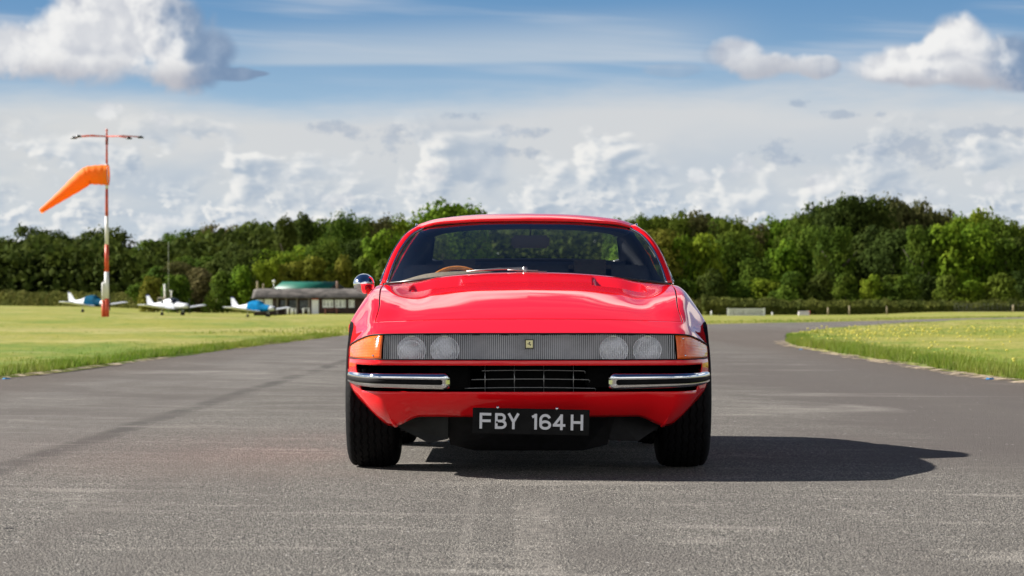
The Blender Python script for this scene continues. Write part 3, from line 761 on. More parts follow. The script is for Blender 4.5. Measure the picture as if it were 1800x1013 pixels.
def fascia_strip(name, l0, l1, sgn, ztop, zbot, out, mat, parent, n=60, m=8, bulge=0.0, both=False, th=0.0):
    """a sheet that follows the fascia between path lengths l0..l1"""
    ls = np.linspace(l0, l1, n); V = []
    for a in np.linspace(0, 1, m):
        for l in ls:
            sg = sgn
            if both: sg = 1 if l >= 0 else -1
            L = abs(l); j = int(np.argmin(np.abs(PLEN - L)))
            zt = ztop if ztop is not None else PZ[j] - .004
            z = zt + (zbot - zt) * a
            V.append(front_pt(L, sg, z, skin_out(L, z) + out + bulge * math.sin(math.pi * a)))
    me = mesh_np(name, V, grid_faces(m, n), True, mat); o = put(name, me, parent)
    bm = bmesh.new(); bm.from_mesh(me); bmesh.ops.recalc_face_normals(bm, faces=bm.faces); bm.to_mesh(me); bm.free()
    if th: solid(o, th, 0)
    return o
L66 = len_at(.66); LC = float(PLEN[np.searchsorted(PY, .55)])
# light band: dark housing, ribbed clear cover, lamps, amber lenses
hs = fascia_strip('lamp_housing', -L66 - .005, L66 + .005, 1, None, .528, -.085, simple('housing_grey', (.22, .22, .225), .5, var=.3, vs=12), car, 121, 4, both=True)
for sg in (-1, 1):
    fascia_strip('housing_end', L66, LC, sg, None, .528, -.03, M['black'], hs, 30, 4)
fascia_strip('housing_top', -L66 * .92, L66 * .92, 1, None, .640, -.004, M['black'], hs, 121, 2, both=True)
cover = fascia_strip('light_cover', -L66 + .003, L66 - .003, 1, None, .533, -.004, M['plexi'], car, 161, 6, both=True)
tag(cover, 'ribbed clear light cover across the nose')
for sg in (-1, 1):
    am = fascia_strip('indicator_lamp', L66 + .004, LC - .004, sg, None, .533, -.003, M['amber'], car, 50, 10, bulge=.003, th=.002)
    for dl, dz in ((.045, .628), (.045, .548)):
        q = front_pt(L66 + dl, sg, dz - (.0 if dz < .6 else .004), skin_out(L66 + dl, dz) + .001)
        b = MB(); b.lathe([(-.003, .0001), (-.0025, .004), (0, .005), (.006, .005)], 'y', q, 10); b.build('screw', M['chrome'], am)
# black seams above and below the band
def fascia_line(name, l0, l1, z, out, rad, mat, parent, n=121, sgn=None):
    pts = []
    for l in np.linspace(l0, l1, n):
        L = abs(l); j = int(np.argmin(np.abs(PLEN - L))); zz = PZ[j] - .002 if z is None else z
        pts.append(front_pt(L, (1 if l >= 0 else -1) if sgn is None else sgn, zz, skin_out(L, zz) + out))
    b = MB(); b.tube(pts, rad, 6); return b.build(name, mat, parent)
fascia_line('seal', -LC, LC, None, -.0015, .0042, M['black'], cover)
fascia_line('seal', -LC, LC, .5305, -.001, .0032, M['black'], cover)
for x in (-.532, -.381, .381, .534):
    yb = float(bow(np.array(x))) + .045; zc = .572
    b = MB(); b.lathe([(.05, .01), (.045, .035), (.03, .052), (.006, .062), (.0, .0640)], 'y', (x, yb - .028, zc), 40)
    hl = b.build('headlight', M['reflector'], car)
    b = MB(); b.lathe([(-.012, .0005), (-.011, .02), (-.008, .042), (-.002, .059), (.002, .0615)], 'y', (x, yb - .028, zc), 40)
    b.build('lens', simple('lamp_lens', (.92, .93, .95), .18, coat=1, var=.3, vs=30, bump=.4, bs=90) if 'lens' not in M else M['lens'], hl)
    b = MB(); b.lathe([(.004, .0605), (-.005, .0620), (-.006, .0640), (-.003, .0655), (.006, .0655)], 'y', (x, yb - .028, zc), 40)
    b.build('lamp_ring', M['chrome'], hl)
    b = MB(); b.box(x - .012, x + .012, yb - .047, yb - .043, zc + .062, zc + .066); b.build('lamp_clip', M['chrome'], hl)
# nose badge: yellow plate with a small black rearing horse
bx = 0.0; bz = .601; by = -.012
b = MB(); b.box(-.0195, .0195, by - .004, by + .012, bz - .0215, bz + .0215); bd = b.build('badge', M['gloss_black'], car)
b = MB(); b.box(-.0155, .0155, by - .0065, by - .0045, bz - .017, bz + .0175); b.build('badge_field', simple('badge_yellow', (.96, .88, .45), .35), bd)
hm = [(-.0105, .0005), (-.006, .0015), (-.0035, .001), (-.0018, .0045), (-.0025, .0075), (-.001, .0095), (.0015, .0092), (.0045, .0082), (.0035, .0068), (.0018, .0066), (.0012, .0045), (.0045, .0052), (.0042, .0036), (.001, .0018), (.0008, -.0008), (.0045, -.0022), (.0075, -.0012), (.0082, -.0028), (.006, -.0042), (.0052, -.0085), (.0036, -.0088), (.0032, -.0052), (0, -.0038), (-.0028, -.0018), (-.0105, -.0005)]
b = MB(); b.prism([(x * 1.0, by - .0072, bz + .001 + z) for x, z in hm], (0, .0006, 0)); b.build('badge_horse', M['gloss_black'], bd)
b = MB(); b.box(-.0155, .0155, by - .0072, by - .0066, bz - .0145, bz - .0138); b.build('badge_rule', M['gloss_black'], bd)

# front opening: dark cavity, wire grille
Lo = len_at(.772); V = []
ls = np.linspace(-Lo, Lo, 81)
for (z, out, back) in ((.5095, -.006, 0), (.512, 0, .40), (.36, 0, .40), (.3835, -.012, 0)):
    for l in ls:
        q = front_pt(abs(l), 1 if l >= 0 else -1, z, skin_out(abs(l), z) + out)
        V.append(q if not back else (q[0] * .93, max(q[1] + .02, back), z))
cav = put('intake_cavity', mesh_np('intake_cavity', V, grid_faces(4, 81), False, simple('intake_black', (.003, .003, .003), .9, spec=.05)), car)
b = MB(); b.box(-.19, .19, .26, .30, .375, .50, bev=.01); b.box(.26, .42, .24, .30, .40, .49, bev=.01); b.box(-.46, -.27, .24, .30, .39, .49, bev=.01); b.build('radiator', simple('radiator_black', (.004, .004, .004), .6, var=.6, vs=60, spec=.1), cav)
gr = MB()
def gy(x): return .085 + .35 * max(0, abs(x) - .30) ** 2
for z, xa, xb in ((.4815, -.215, .248), (.442, -.262, .268), (.4035, -.292, .296)):
    pts = [(x, gy(x), z - .004 * (x / .3) ** 2) for x in np.linspace(xa, xb, 24)]
    pts.append((xb + .006, gy(xb) + .004, z - .008)); pts.append((xb + .004, gy(xb) + .01, z - .016))
    gr.tube(pts, .0022, 6)
for x in (-.200, -.067, .066, .200): gr.tube([(x, gy(x) + .004, .372), (x, gy(x) + .004, .508)], .0021, 6)
gr.tube([(x, gy(x) * .9 - .03, .3835) for x in np.linspace(-.345, .345, 20)], .0020, 6)
gr.build('grille', M['steel'], car)

# bumpers: chrome bars with a rubber channel, wrapping round the corners
def bumper(sg):
    l0 = len_at(.355); l1 = float(PLEN[np.searchsorted(PY, .60)]); n = 60
    prof = [(.0, 1.0), (.022, 1.0), (.034, .86), (.038, .66), (.036, .60), (.026, .58), (.026, .28), (.036, .26), (.036, .12), (.026, 0.0), (.0, .0)]
    V = []
    for i, l in enumerate(np.linspace(l0, l1, n)):
        t = i / (n - 1); e = min(1, t / .035); e = math.sqrt(1 - (1 - e) ** 2) * .96 + .04; e2 = min(1, (1 - t) / .05); e2 = math.sqrt(max(0, 1 - (1 - e2) ** 2)) * .9 + .1
        zb = .398 + .022 * t ** 1.3; zt = .470
        zm = (zb + zt) / 2; hh = (zt - zb) / 2 * min(1, .80 + .20 * e) * (e2 * .6 + .4)
        j = int(np.argmin(np.abs(PLEN - l))); base = .016 - .045 * t ** 2
        for (o, v) in prof: V.append(front_pt(l, sg, zm + (v - .5) * 2 * hh, base + o * e * e2))
    m = len(prof); me = mesh_np('bumper', V, grid_faces(n, m), True, M['chrome'])
    bm = bmesh.new(); bm.from_mesh(me); bm.verts.ensure_lookup_table()
    for a in (0, (n - 1) * m): bm.faces.new([bm.verts[a + i] for i in range(m)])
    bmesh.ops.recalc_face_normals(bm, faces=bm.faces)
    for e in bm.edges:
        i = sorted(v.index % m for v in e.verts)
        if i[0] == i[1] and i[0] in (4, 5, 6, 7): e.smooth = False
    for f in bm.faces: f.smooth = len(f.verts) == 4
    bm.to_mesh(me); bm.free()
    o = put('bumper', me, car)
    V = []
    for i, l in enumerate(np.linspace(l0 + .028, l1 - .02, n)):
        t = i / (n - 1); zb = .398 + .022 * t ** 1.3; zt = .470; e = min(1, t / .02, (1 - t) / .02) * .5 + .5
        zc_ = lerp(zb, zt, .43)
        for (o_, v) in ((.022, -.014), (.034, -.013), (.038, 0), (.034, .013), (.022, .014)): V.append(front_pt(l, sg, zc_ + v * e * 1.02, .016 - .045 * t ** 2 + o_))
    me = mesh_np('bumper_strip', V, grid_faces(n, 5), True, M['rubber']); put('bumper_strip', me, o)
for sg in (-1, 1): bumper(sg)

# number plate, rolled slightly, with lettering built from strokes
pl = MB(); W2, H2 = .262, .0575
pl.box(-W2, W2, -.006, .006, -H2, H2, bev=.002)
plate = pl.build('number_plate', M['plate'], car, loc=(.007, -.045, .2545), rot=(0, R(1.15), 0))
tag(plate, 'black number plate reading FBY 164H')
def stroke(mb, pts, w, y, closed=False):
    pts = [Vector((p[0], p[1])) for p in pts]; n = len(pts); L_, R_ = [], []
    for i in range(n):
        a = pts[i - 1] if (i > 0 or closed) else None; c_ = pts[(i + 1) % n] if (i < n - 1 or closed) else None
        d1 = (pts[i] - a).normalized() if a is not None else None; d2 = (c_ - pts[i]).normalized() if c_ is not None else None
        if d1 is None: d1 = d2
        if d2 is None: d2 = d1
        n1 = Vector((-d1.y, d1.x)); n2 = Vector((-d2.y, d2.x)); m_ = (n1 + n2).normalized(); k_ = w / 2 / max(.35, m_.dot(n1))
        L_.append(pts[i] + m_ * k_); R_.append(pts[i] - m_ * k_)
    rng_ = range(n if closed else n - 1)
    vs = [(mb.bm.verts.new((l.x, y, l.y)), mb.bm.verts.new((r_.x, y, r_.y))) for l, r_ in zip(L_, R_)]
    for i in rng_:
        j = (i + 1) % n; mb.bm.faces.new([vs[i][0], vs[i][1], vs[j][1], vs[j][0]])
def arc(cx_, cy2, rx, ry, a0, a1, n=12): return [(cx_ + rx * math.cos(R(lerp(a0, a1, i / n))), cy2 + ry * math.sin(R(lerp(a0, a1, i / n)))) for i in range(n + 1)]
def glyph(ch, w, h, t):
    a = t / 2
    if ch == 'F': return [[(a, 0), (a, h)], [(t, h - a), (w, h - a)], [(t, h * .50), (w * .96, h * .50)]]
    if ch == 'B':
        r1 = (h / 2 - a) / 2
        return [[(a, 0), (a, h)], [(t, h - a)] + [(w * .55, h - a)] + arc(w * .52, h - a - r1, w * .40 - a, r1, 90, -90, 10)[1:] + [(t, h / 2)],
                [(w * .6, h / 2)] + arc(w * .55, h / 2 - r1, w * .45 - a, r1, 90, -90, 10)[1:] + [(t, a)]]
    if ch == 'Y': return [[(a * .8, h), (w / 2, h * .46)], [(w - a * .8, h), (w / 2, h * .46)], [(w / 2, h * .48), (w / 2, 0)]]
    if ch == '1': return [[(w * .62, 0), (w * .62, h)], [(w * .62, h - a * 1.1), (w * .2, h * .79)]]
    if ch == '6':
        r_ = h * .29
        return [arc(w / 2, h * .30, w / 2 - a, h * .30 - a, 0, 360, 24)[:-1] + ['c'], arc(w / 2, h * .64, w / 2 - a, h * .36 - a, 20, 180, 12) + [(a, h * .3)]]
    if ch == '4': return [[(w * .70, 0), (w * .70, h)], [(w * .70, h - a), (a * 1.2, h * .33)], [(0, h * .30), (w * 1.02, h * .30)]]
    if ch == 'H': return [[(a, 0), (a, h)], [(w - a, 0), (w - a, h)], [(t, h / 2), (w - t, h / 2)]]
hC = .0705; tC = .0118; X0 = -.2305; KX = .95
for i_, (ch, x, w) in enumerate((('F', 0, .055), ('B', .073, .055), ('Y', .132, .056), ('1', .240, .040), ('6', .282, .056), ('4', .346, .058), ('H', .430, .059))):
    lt = MB()
    for j_, st in enumerate(glyph(ch, w * KX, hC, tC)):
        cl = st[-1] == 'c'; st = st[:-1] if cl else st
        stroke(lt, [(X0 + x * KX + p[0], -hC / 2 + p[1]) for p in st], tC, -.0066 - .0002 * j_, cl)
    lt.build('letter', M['white_letter'], plate, recalc=False)
for x in (-.150, .115):
    b = MB(); b.lathe([(-.012, .0005), (-.011, .005), (-.006, .0075), (.004, .0075)], 'y', (x, 0, H2 + .003), 12); b.build('bolt', M['chrome'], plate)
b = MB(); b.lathe([(-.002, .0003), (-.0015, .0045), (0, .005)], 'y', (X0 + .078, -.0072, -.006), 12); b.build('rivet', M['gloss_black'], plate)

# underneath: trays, ducts, floor, suspension
b = MB(); b.prism([(-.40, .22, .30), (.40, .22, .30), (.36, .30, .135), (.25, .36, .105), (-.25, .36, .105), (-.36, .30, .135)], (0, 1.2, -.0)); b.build('undertray', M['black'], car)
b = MB(); b.prism([(-.66, .26, .30), (-.37, .20, .30), (-.37, .22, .165), (-.46, .24, .145), (-.60, .30, .215)], (0, .30, 0)); b.build('air_duct', M['plastic'], car)
b = MB(); b.prism([(.66, .32, .30), (.37, .26, .30), (.37, .28, .155), (.50, .30, .150), (.60, .34, .215)], (0, .30, 0)); b.build('air_duct', M['black'], car)
b = MB(); b.box(-.60, .60, .5, 4.2, .19, .24); b.box(-.79, .79, 1.42, 2.88, .20, .25); b.box(-.60, .60, 3.5, 4.3, .2, .28)
b.box(-.55, -.5, .5, 4.2, .24, .60); b.box(.5, .55, .5, 4.2, .24, .60)
b.box(-.78, .78, 1.36, 1.38, .22, .72); b.box(-.78, .78, 2.90, 2.92, .22, .72); b.box(-.70, .70, 4.0, 4.02, .22, .6)
b.build('floor_pan', M['black'], car)
for sg in (-1, 1):
    b = MB()
    b.tube([(sg * .45, .82, .20), (sg * .64, .93, .175)], .016, 8); b.tube([(sg * .45, 1.1, .20), (sg * .64, .96, .175)], .016, 8)
    b.tube([(sg * .46, .80, .155), (sg * .46, .80, .21)], [.026, .018], 10); b.tube([(sg * .2, .78, .17), (sg * .62, .80, .185)], .009, 8)
    b.tube([(sg * .56, .95, .20), (sg * .52, .97, .55)], .035, 12)
    b.build('suspension', simple('dirty_steel', (.07, .065, .06), .6, metal=.3, var=.5, vs=30), car)
for s0, z0, rad in ARCH:
    for sg in (-1, 1):
        b = MB(); n = 20
        for i in range(n):
            a0, a1 = math.pi * (i / n * 1.24 - .12), math.pi * ((i + 1) / n * 1.24 - .12); q = rad + .012; xo = .855 if i < n * .80 or s0 > 2 else .60
            b.poly([(sg * .54, s0 + q * math.cos(a0), z0 + q * math.sin(a0)), (sg * xo, s0 + q * math.cos(a0), z0 + q * math.sin(a0)), (sg * xo, s0 + q * math.cos(a1), z0 + q * math.sin(a1)), (sg * .54, s0 + q * math.cos(a1), z0 + q * math.sin(a1))])
        b.build('wheel_well', M['black'], car, recalc=False)

# wheels
def tyre_mesh():
    seg = 150; w = .126; Rr = .3355
    prof = []
    N = 44
    for i in range(N + 1):
        x = -w * .80 + 2 * w * .80 * i / N
        prof.append((x, Rr - .010 * (abs(x) / (w * .80)) ** 3.0, 1 if any(abs(x - g) < .0045 for g in (-.078, -.047, -.016, .016, .047, .078)) else 0))
    sideR = [(w * .88, Rr - .020), (w * .95, Rr - .036), (w * 1.0, Rr - .06), (w * 1.0, Rr - .085), (w * .93, Rr - .115), (w * .83, .205), (w * .74, .198)]
    full = [(-x, r_, 0) for x, r_ in reversed(sideR)] + prof + [(x, r_, 0) for x, r_ in sideR]
    V = np.zeros((seg, len(full), 3))
    for k in range(seg):
        t = 2 * math.pi * k / seg; zig = .0030 * (1 if (k // 2) % 2 else -1)
        for i, (x, r_, g) in enumerate(full):
            xx = x + (zig if abs(x) < w * .80 else 0); r2 = r_ - (.006 if g else 0)
            if abs(x) > w * .80 and abs(x) < w * .93 and (k % 3 == 0): r2 -= .006
            V[k, i] = (xx, r2 * math.cos(t), r2 * math.sin(t))
    n = len(full); F_ = []
    Fg = grid_faces(seg, n); last = np.array([[(seg - 1) * n + i, (seg - 1) * n + i + 1, i + 1, i] for i in range(n - 1)])
    me = mesh_np('tyre', V.reshape(-1, 3), np.concatenate([Fg, last]), True, M['rubber'])
    bm = bmesh.new(); bm.from_mesh(me); bmesh.ops.recalc_face_normals(bm, faces=bm.faces)
    for e in bm.edges:
        if len(e.link_faces) == 2 and e.calc_face_angle(0) > R(40): e.smooth = False
    bm.to_mesh(me); bm.free(); return me
def rim_mesh():
    b = MB()
    b.lathe([(-.09, .200), (-.10, .196), (-.09, .180), (.02, .170), (.06, .175), (.085, .192), (.097, .200), (.09, .206)], 'x', (0, 0, 0), 60)
    b.lathe([(.05, .172), (.045, .12), (.035, .07), (.06, .05), (.075, .035), (.075, .0005)], 'x', (0, 0, 0), 40)
    for k in range(5):
        t = 2 * math.pi * k / 5; d = Vector((0, math.cos(t), math.sin(t))); b.tube([Vector((.062, 0, 0)) + d * .05, Vector((.058, 0, 0)) + d * .19], [.028, .034], 8)
    b.tube([(.07, 0, 0), (.11, 0, 0)], [.025, .02], 12)
    me = bpy.data.meshes.new('rim'); bmesh.ops.recalc_face_normals(b.bm, faces=b.bm.faces); b.bm.to_mesh(me); b.bm.free(); me.materials.append(M['alloy']); return me
tm, rm = tyre_mesh(), rim_mesh()
for s0 in (.95, 3.35):
    for sg in (-1, 1):
        dx = .740 if s0 < 2 else .735
        w_ = empty('wheel', (sg * dx, s0, .334), 0 if sg > 0 else math.pi); w_.parent = car
        put('tyre', tm, w_); put('rim', rm, w_)
        b = MB(); b.lathe([(-.02, .14), (-.01, .14), (-.01, .02)], 'x', (0, 0, 0), 30); b.build('brake_disc', M['steel'], w_)
# ------------------------------------------------------------------ greenhouse (local car space: x, s, z)
def catmull(P, n):
    P = np.array(P, float); d = np.concatenate([[0], np.cumsum(np.linalg.norm(np.diff(P, axis=0), axis=1))])
    return hermite(d, P, np.linspace(0, d[-1], n))
def coons(c0, c1, d0, d1):
    """c0,c1: (nu,3) v=0/v=1 ; d0,d1: (nv,3) u=0/u=1"""
    nu, nv = len(c0), len(d0); u = np.linspace(0, 1, nu)[None, :, None]; v = np.linspace(0, 1, nv)[:, None, None]
    return (1 - v) * c0[None] + v * c1[None] + (1 - u) * d0[:, None] + u * d1[:, None] - ((1 - u) * (1 - v) * c0[0] + u * (1 - v) * c0[-1] + (1 - u) * v * c1[0] + u * v * c1[-1])
def mirror_curve(P, n):
    """P: half curve from centre to +x side; returns full -x..+x with n points"""
    h = catmull(P, n // 2 + 1); m = h[1:][::-1].copy(); m[:, 0] *= -1; return np.concatenate([m, h])
NW = 41
def patch(name, G, mat, parent, smooth=True, th=0.0, up=True):
    me = mesh_np(name, G.reshape(-1, 3), grid_faces(G.shape[0], G.shape[1]), smooth, mat)
    o = put(name, me, parent)
    if th: solid(o, th, -1)
    return o
# key curves
W0h = [(0, 1.825, .940), (.25, 1.845, .934), (.45, 1.905, .916), (.62, 1.995, .898), (.735, 2.13, .888)]
W1h = [(0, 2.36, 1.226), (.20, 2.365, 1.224), (.38, 2.38, 1.215), (.48, 2.40, 1.206), (.548, 2.43, 1.190)]
W0 = mirror_curve(W0h, NW); W1 = mirror_curve(W1h, NW)
side = catmull([(.735, 2.13, .888), (.706, 2.20, .985), (.661, 2.29, 1.085), (.608, 2.37, 1.153), (.548, 2.43, 1.190)], 25)
sidem = side * np.array([-1, 1, 1])
WS = coons(W0, W1, sidem, side)
screen = patch('windscreen', WS, M['glass'], car)
# header band: red roof edge starts just in front of the glass top
H0 = W1 + np.array([0, -.006, .012]); 
Rf = mirror_curve([(0, 2.345, 1.236), (.20, 2.35, 1.234), (.38, 2.365, 1.226), (.49, 2.385, 1.217), (.565, 2.425, 1.198)], NW)
Rr = mirror_curve([(0, 3.18, 1.240), (.20, 3.18, 1.237), (.38, 3.16, 1.226), (.475, 3.13, 1.212), (.540, 3.08, 1.190)], NW)
rail = catmull([(.565, 2.425, 1.198), (.586, 2.60, 1.213), (.588, 2.80, 1.215), (.574, 2.95, 1.205), (.540, 3.08, 1.190)], 31)
railm = rail * np.array([-1, 1, 1])
RG = coons(Rf, Rr, railm, rail)
u = np.linspace(-1, 1, NW); v = np.linspace(0, 1, 31)
RG[..., 2] += .020 * np.sin(math.pi * v)[:, None] ** .8 * (1 - np.abs(u) ** 2.6)[None, :]
roof = patch('roof', RG, M['paint'], car, th=.012)
# strip that closes roof front to the glass
patch('roof_edge', np.stack([Rf, W1 + np.array([0, -.002, .003])]), M['paint'], roof)
# A pillars (red) and trims
pout = catmull([(.764, 2.20, .882), (.735, 2.27, .977), (.690, 2.37, 1.082), (.640, 2.45, 1.152), (.586, 2.53, 1.198)], 25)
for sg in (-1, 1):
    k = np.array([sg, 1, 1.0])
    pin = side * k + np.array([0, -.004, .004]); po = pout * k; mid = (pin + po) / 2 + np.array([sg * .010, -.018, .010])
    n_ = np.stack([pin, (pin * .6 + mid * .4) + np.array([sg * .001, -.005, .003]), mid, (po * .6 + mid * .4), po])
    ap = patch('windscreen_pillar', n_, M['paint'], car, th=.004)
    patch('pillar_lining', np.stack([side * k + np.array([-sg * .004, .012, -.004]), (side * .5 + pout * .5) * k + np.array([-sg * .012, .006, -.008]), po + np.array([-sg * .012, .010, -.006]), po + np.array([-sg * .006, .034, -.006])]), M['trim'], ap)
    b = MB(); b.tube([tuple(p) for p in (side * k + np.array([sg * -.003, -.010, .004]))], .0055, 8); b.build('pillar_trim', M['chrome'], ap)
    b = MB(); b.tube([tuple(p) for p in (pout * k + np.array([sg * .004, -.002, .004]))] + [tuple(p * k + np.array([sg * .008, 0, .002])) for p in rail[6:]], .006, 8); b.build('drip_rail', M['chrome'], ap)
b = MB(); b.tube([tuple(p + np.array([0, -.006, .000])) for p in W1], .0055, 8); b.build('screen_trim', M['gloss_black'], screen)
b = MB(); b.tube([tuple(p + np.array([0, -.012, .004])) for p in W0], .007, 8); b.build('screen_seal', M['gloss_black'], screen)
# dark frit/header lining behind the glass top
HL = np.stack([W1 + np.array([0, .01, -.004]), W1 * np.array([.97, 1, 1]) + np.array([0, .06, -.030]), W1 * np.array([.95, 1, 1]) + np.array([0, .16, -.020])])
lining = patch('headlining', np.concatenate([HL, RG[4:] * np.array([.97, 1, 1]) + np.array([0, 0, -.035])]), M['trim'], car)
# side glass, quarter panels, rear screen
belt = catmull([(.735, 2.16, .884), (.742, 2.5, .884), (.742, 2.9, .888), (.725, 3.20, .900), (.67, 3.62, .940)], 40)
top_side = catmull([(.745, 2.20, .880), (.672, 2.37, 1.080), (.575, 2.53, 1.196), (.569, 2.80, 1.210), (.535, 3.06, 1.187), (.545, 3.30, 1.12), (.600, 3.62, .985)], 40)
RwT = mirror_curve([(0, 3.19, 1.228), (.25, 3.19, 1.224), (.42, 3.18, 1.212), (.50, 3.18, 1.190), (.525, 3.20, 1.165)], NW)
RwB = mirror_curve([(0, 3.70, 1.042), (.25, 3.70, 1.040), (.42, 3.70, 1.034), (.50, 3.70, 1.030), (.552, 3.62, 1.042)], NW)
rside = catmull([(.525, 3.20, 1.165), (.535, 3.35, 1.13), (.547, 3.50, 1.085), (.552, 3.62, 1.042)], 15)
RW = coons(RwT, RwB, rside * np.array([-1, 1, 1]), rside)
rw = patch('rear_window', RW, glass('rear_glass', (.96, .98, .97), .0, .35), car)
ring = [tuple(p) for p in RwT] + [tuple(p) for p in rside[1:]] + [tuple(p) for p in RwB[::-1][1:]] + [tuple(p) for p in (rside * np.array([-1, 1, 1]))[::-1][1:]]
b = MB(); b.tube(ring, .010, 8); b.build('window_seal', M['gloss_black'], rw)
for sg in (-1, 1):
    k = np.array([sg, 1, 1.0])
    n = 28
    lo = catmull([(.762, 2.20, .885), (.760, 2.5, .887), (.752, 2.95, .892)], n) * k
    hi = catmull([(.758, 2.23, .905), (.697, 2.375, 1.075), (.600, 2.54, 1.190), (.592, 2.80, 1.203), (.578, 2.98, 1.193)], n) * k
    G = np.stack([lo, (lo * .5 + hi * .5) + np.array([sg * .016, 0, .01]), hi])
    sgz = patch('side_window', G, M['glass'], car)
    b = MB(); b.tube([tuple(p) for p in lo], .005, 6); b.build('window_trim', M['chrome'], sgz)
    # rear quarter: red sail panel
    a = catmull([(.578, 2.98, 1.193), (.643, 2.98, 1.10), (.752, 2.95, .892)], 16) * k
    b1 = catmull([(.540, 3.10, 1.187), (.565, 3.25, 1.12), (.66, 3.30, 1.02), (.74, 3.25, .898)], 16) * k
    b2 = catmull([(.527, 3.20, 1.165), (.555, 3.42, 1.10), (.64, 3.55, 1.01), (.72, 3.55, .905)], 16) * k
    b3 = catmull([(.555, 3.62, 1.045), (.585, 3.66, 1.01), (.62, 3.70, .972), (.69, 3.72, .915)], 16) * k
    patch('quarter_panel', np.stack([a, b1, b2, b3]), M['paint'], car, th=.01)
    # inner dark lining of the quarter, so the cabin reads closed
    off_ = np.array([0, -.012, -.012]); sc_ = np.array([.965, 1, 1]); L1 = np.stack([a + np.array([sg * .004, -.016, 0]), a * sc_ + off_, b1 * sc_ + off_, b2 * sc_ + off_, b3 * sc_ + off_])
    patch('quarter_lining', L1, M['trim'], lining)
    # door skin lining + sill inside
    b = MB(); b.box(sg * .70 - .012, sg * .70 + .012, 2.05, 3.05, .3, .875, bev=.01)
    b.tube([(sg * .66, 2.45, .80), (sg * .655, 2.75, .80)], .014, 8); b.build('door_lining', M['leather'], car)
    # shut lines and handle of the door (seen from the side)
    for pts in ([(.8785, 1.62, .30), (.884, 1.62, .56), (.862, 1.64, .70), (.808, 1.68, .82), (.755, 1.74, .878)], [(.8785, 2.92, .30), (.884, 2.92, .56), (.866, 2.92, .70), (.808, 2.93, .828), (.76, 2.94, .876)]):
        b = MB(); b.tube([tuple(np.array(p) * k + np.array([-sg * .001, 0, 0])) for p in pts], .0028, 6); b.build('door_gap', M['gloss_black'], body)
    b = MB(); b.box(sg * .800 - .012, sg * .800 + .012, 2.72, 2.84, .842, .856, bev=.005); b.build('door_handle', M['chrome'], car)
# deck lining behind the seats, shelf
b = MB(); b.box(-.62, .62, 3.05, 3.70, .86, 1.005); b.box(-.57, .57, 3.50, 3.69, .9, 1.030); b.box(-.70, .70, 2.98, 3.06, .30, 1.0, bev=.02); b.build('rear_shelf', simple('shelf_cloth', (.035, .042, .06), .8, var=.2, vs=10), car)
for sg in (-1, 1):
    xs_ = np.linspace(.345, .570, 14); P_ = Bsurf(np.array([1.289]), np.interp(xs_, Bsurf(np.array([1.289]), np.linspace(0, 1, 400))[0, :, 0], np.linspace(0, 1, 400)))[0]
    b = MB(); b.tube([(sg * q[0], q[1] + .006, q[2] - .010) for q in P_], .007, 6); b.build('outlet_mouth', M['black'], hood)
# dashboard with beige top
b = MB()
ys = [wb(x) for x in np.linspace(-.66, .66, 31)]; xs = np.linspace(-.66, .66, 31)
V = []
for dz, ds in ((-.14, .02), (.0, .03), (.002, .12), (-.004, .24), (-.03, .33), (-.16, .35)):
    for x in xs: V.append((x, wb(x) + ds + .04, .915 + dz - .035 * abs(x) ** 1.5 + ((.045 if ds < .3 else .03) * math.exp(-((x + .36) / .27) ** 4) if dz > -.1 and ds > .02 else 0)))
db = put('dashboard', mesh_np('dashboard', V, grid_faces(6, 31), True, M['dash']), car); solid(db, .01)
# seats
def seat(x):
    t = empty('seat', (x, 2.62, .22)); t.parent = car
    b = MB(); b.box(-.24, .24, -.28, .22, 0, .22, bev=.06); b.build('cushion', M['leather'], t)
    b = MB()
    rows = []
    for z, w, d0 in ((.12, .24, .16), (.35, .245, .20), (.55, .225, .27), (.66, .17, .32)):
        rows.append((z, w, d0))
    for i in range(len(rows) - 1):
        z0, w0, d0 = rows[i]; z1, w1, d1 = rows[i + 1]
        b.prism([(-w0, d0, z0), (w0, d0, z0), (w1, d1, z1), (-w1, d1, z1)], (0, .11, 0))
    b.build('backrest', M['leather'], t)
    b = MB(); b.box(-.118, .118, .33, .41, .60, .812, bev=.03); b.build('headrest', M['leather'], t)
seat(-.37); seat(.352)
# steering wheel (right-hand drive), wooden rim
sw = empty('steering_wheel', (-.372, 2.42, .812)); sw.parent = car; sw.rotation_euler = (R(-24), 0, 0)
b = MB(); pts = [(.182 * math.cos(t), 0, .182 * math.sin(t)) for t in np.linspace(0, 2 * math.pi, 49)]; b.tube(pts, .0125, 10, cap=False); b.build('wheel_rim', M['wood'], sw)
b = MB()
for a in (200, 340, 90 + 180): b.prism([(.03 * math.cos(R(a - 30)), 0, .03 * math.sin(R(a - 30))), (.18 * math.cos(R(a - 3)), 0, .18 * math.sin(R(a - 3))), (.18 * math.cos(R(a + 3)), 0, .18 * math.sin(R(a + 3))), (.03 * math.cos(R(a + 30)), 0, .03 * math.sin(R(a + 30)))], (0, .004, 0))
b.lathe([(.03, .045), (0, .045), (-.01, .03), (-.01, .0005)], 'y', seg=24); b.tube([(0, 0, 0), (0, -.30, 0)], .02, 10); b.build('wheel_spokes', M['alloy'], sw)
# rear-view mirror on its stalk
b = MB(); b.box(-.101, .101, -.012, .012, -.034, .034, bev=.011); im = b.build('rear_view_mirror', M['gloss_black'], car, loc=(.020, 2.44, 1.118))
b = MB(); b.tube([(0, .005, .02), (0, .0, .095)], .0042, 8); b.build('mirror_stalk', M['gloss_black'], im)
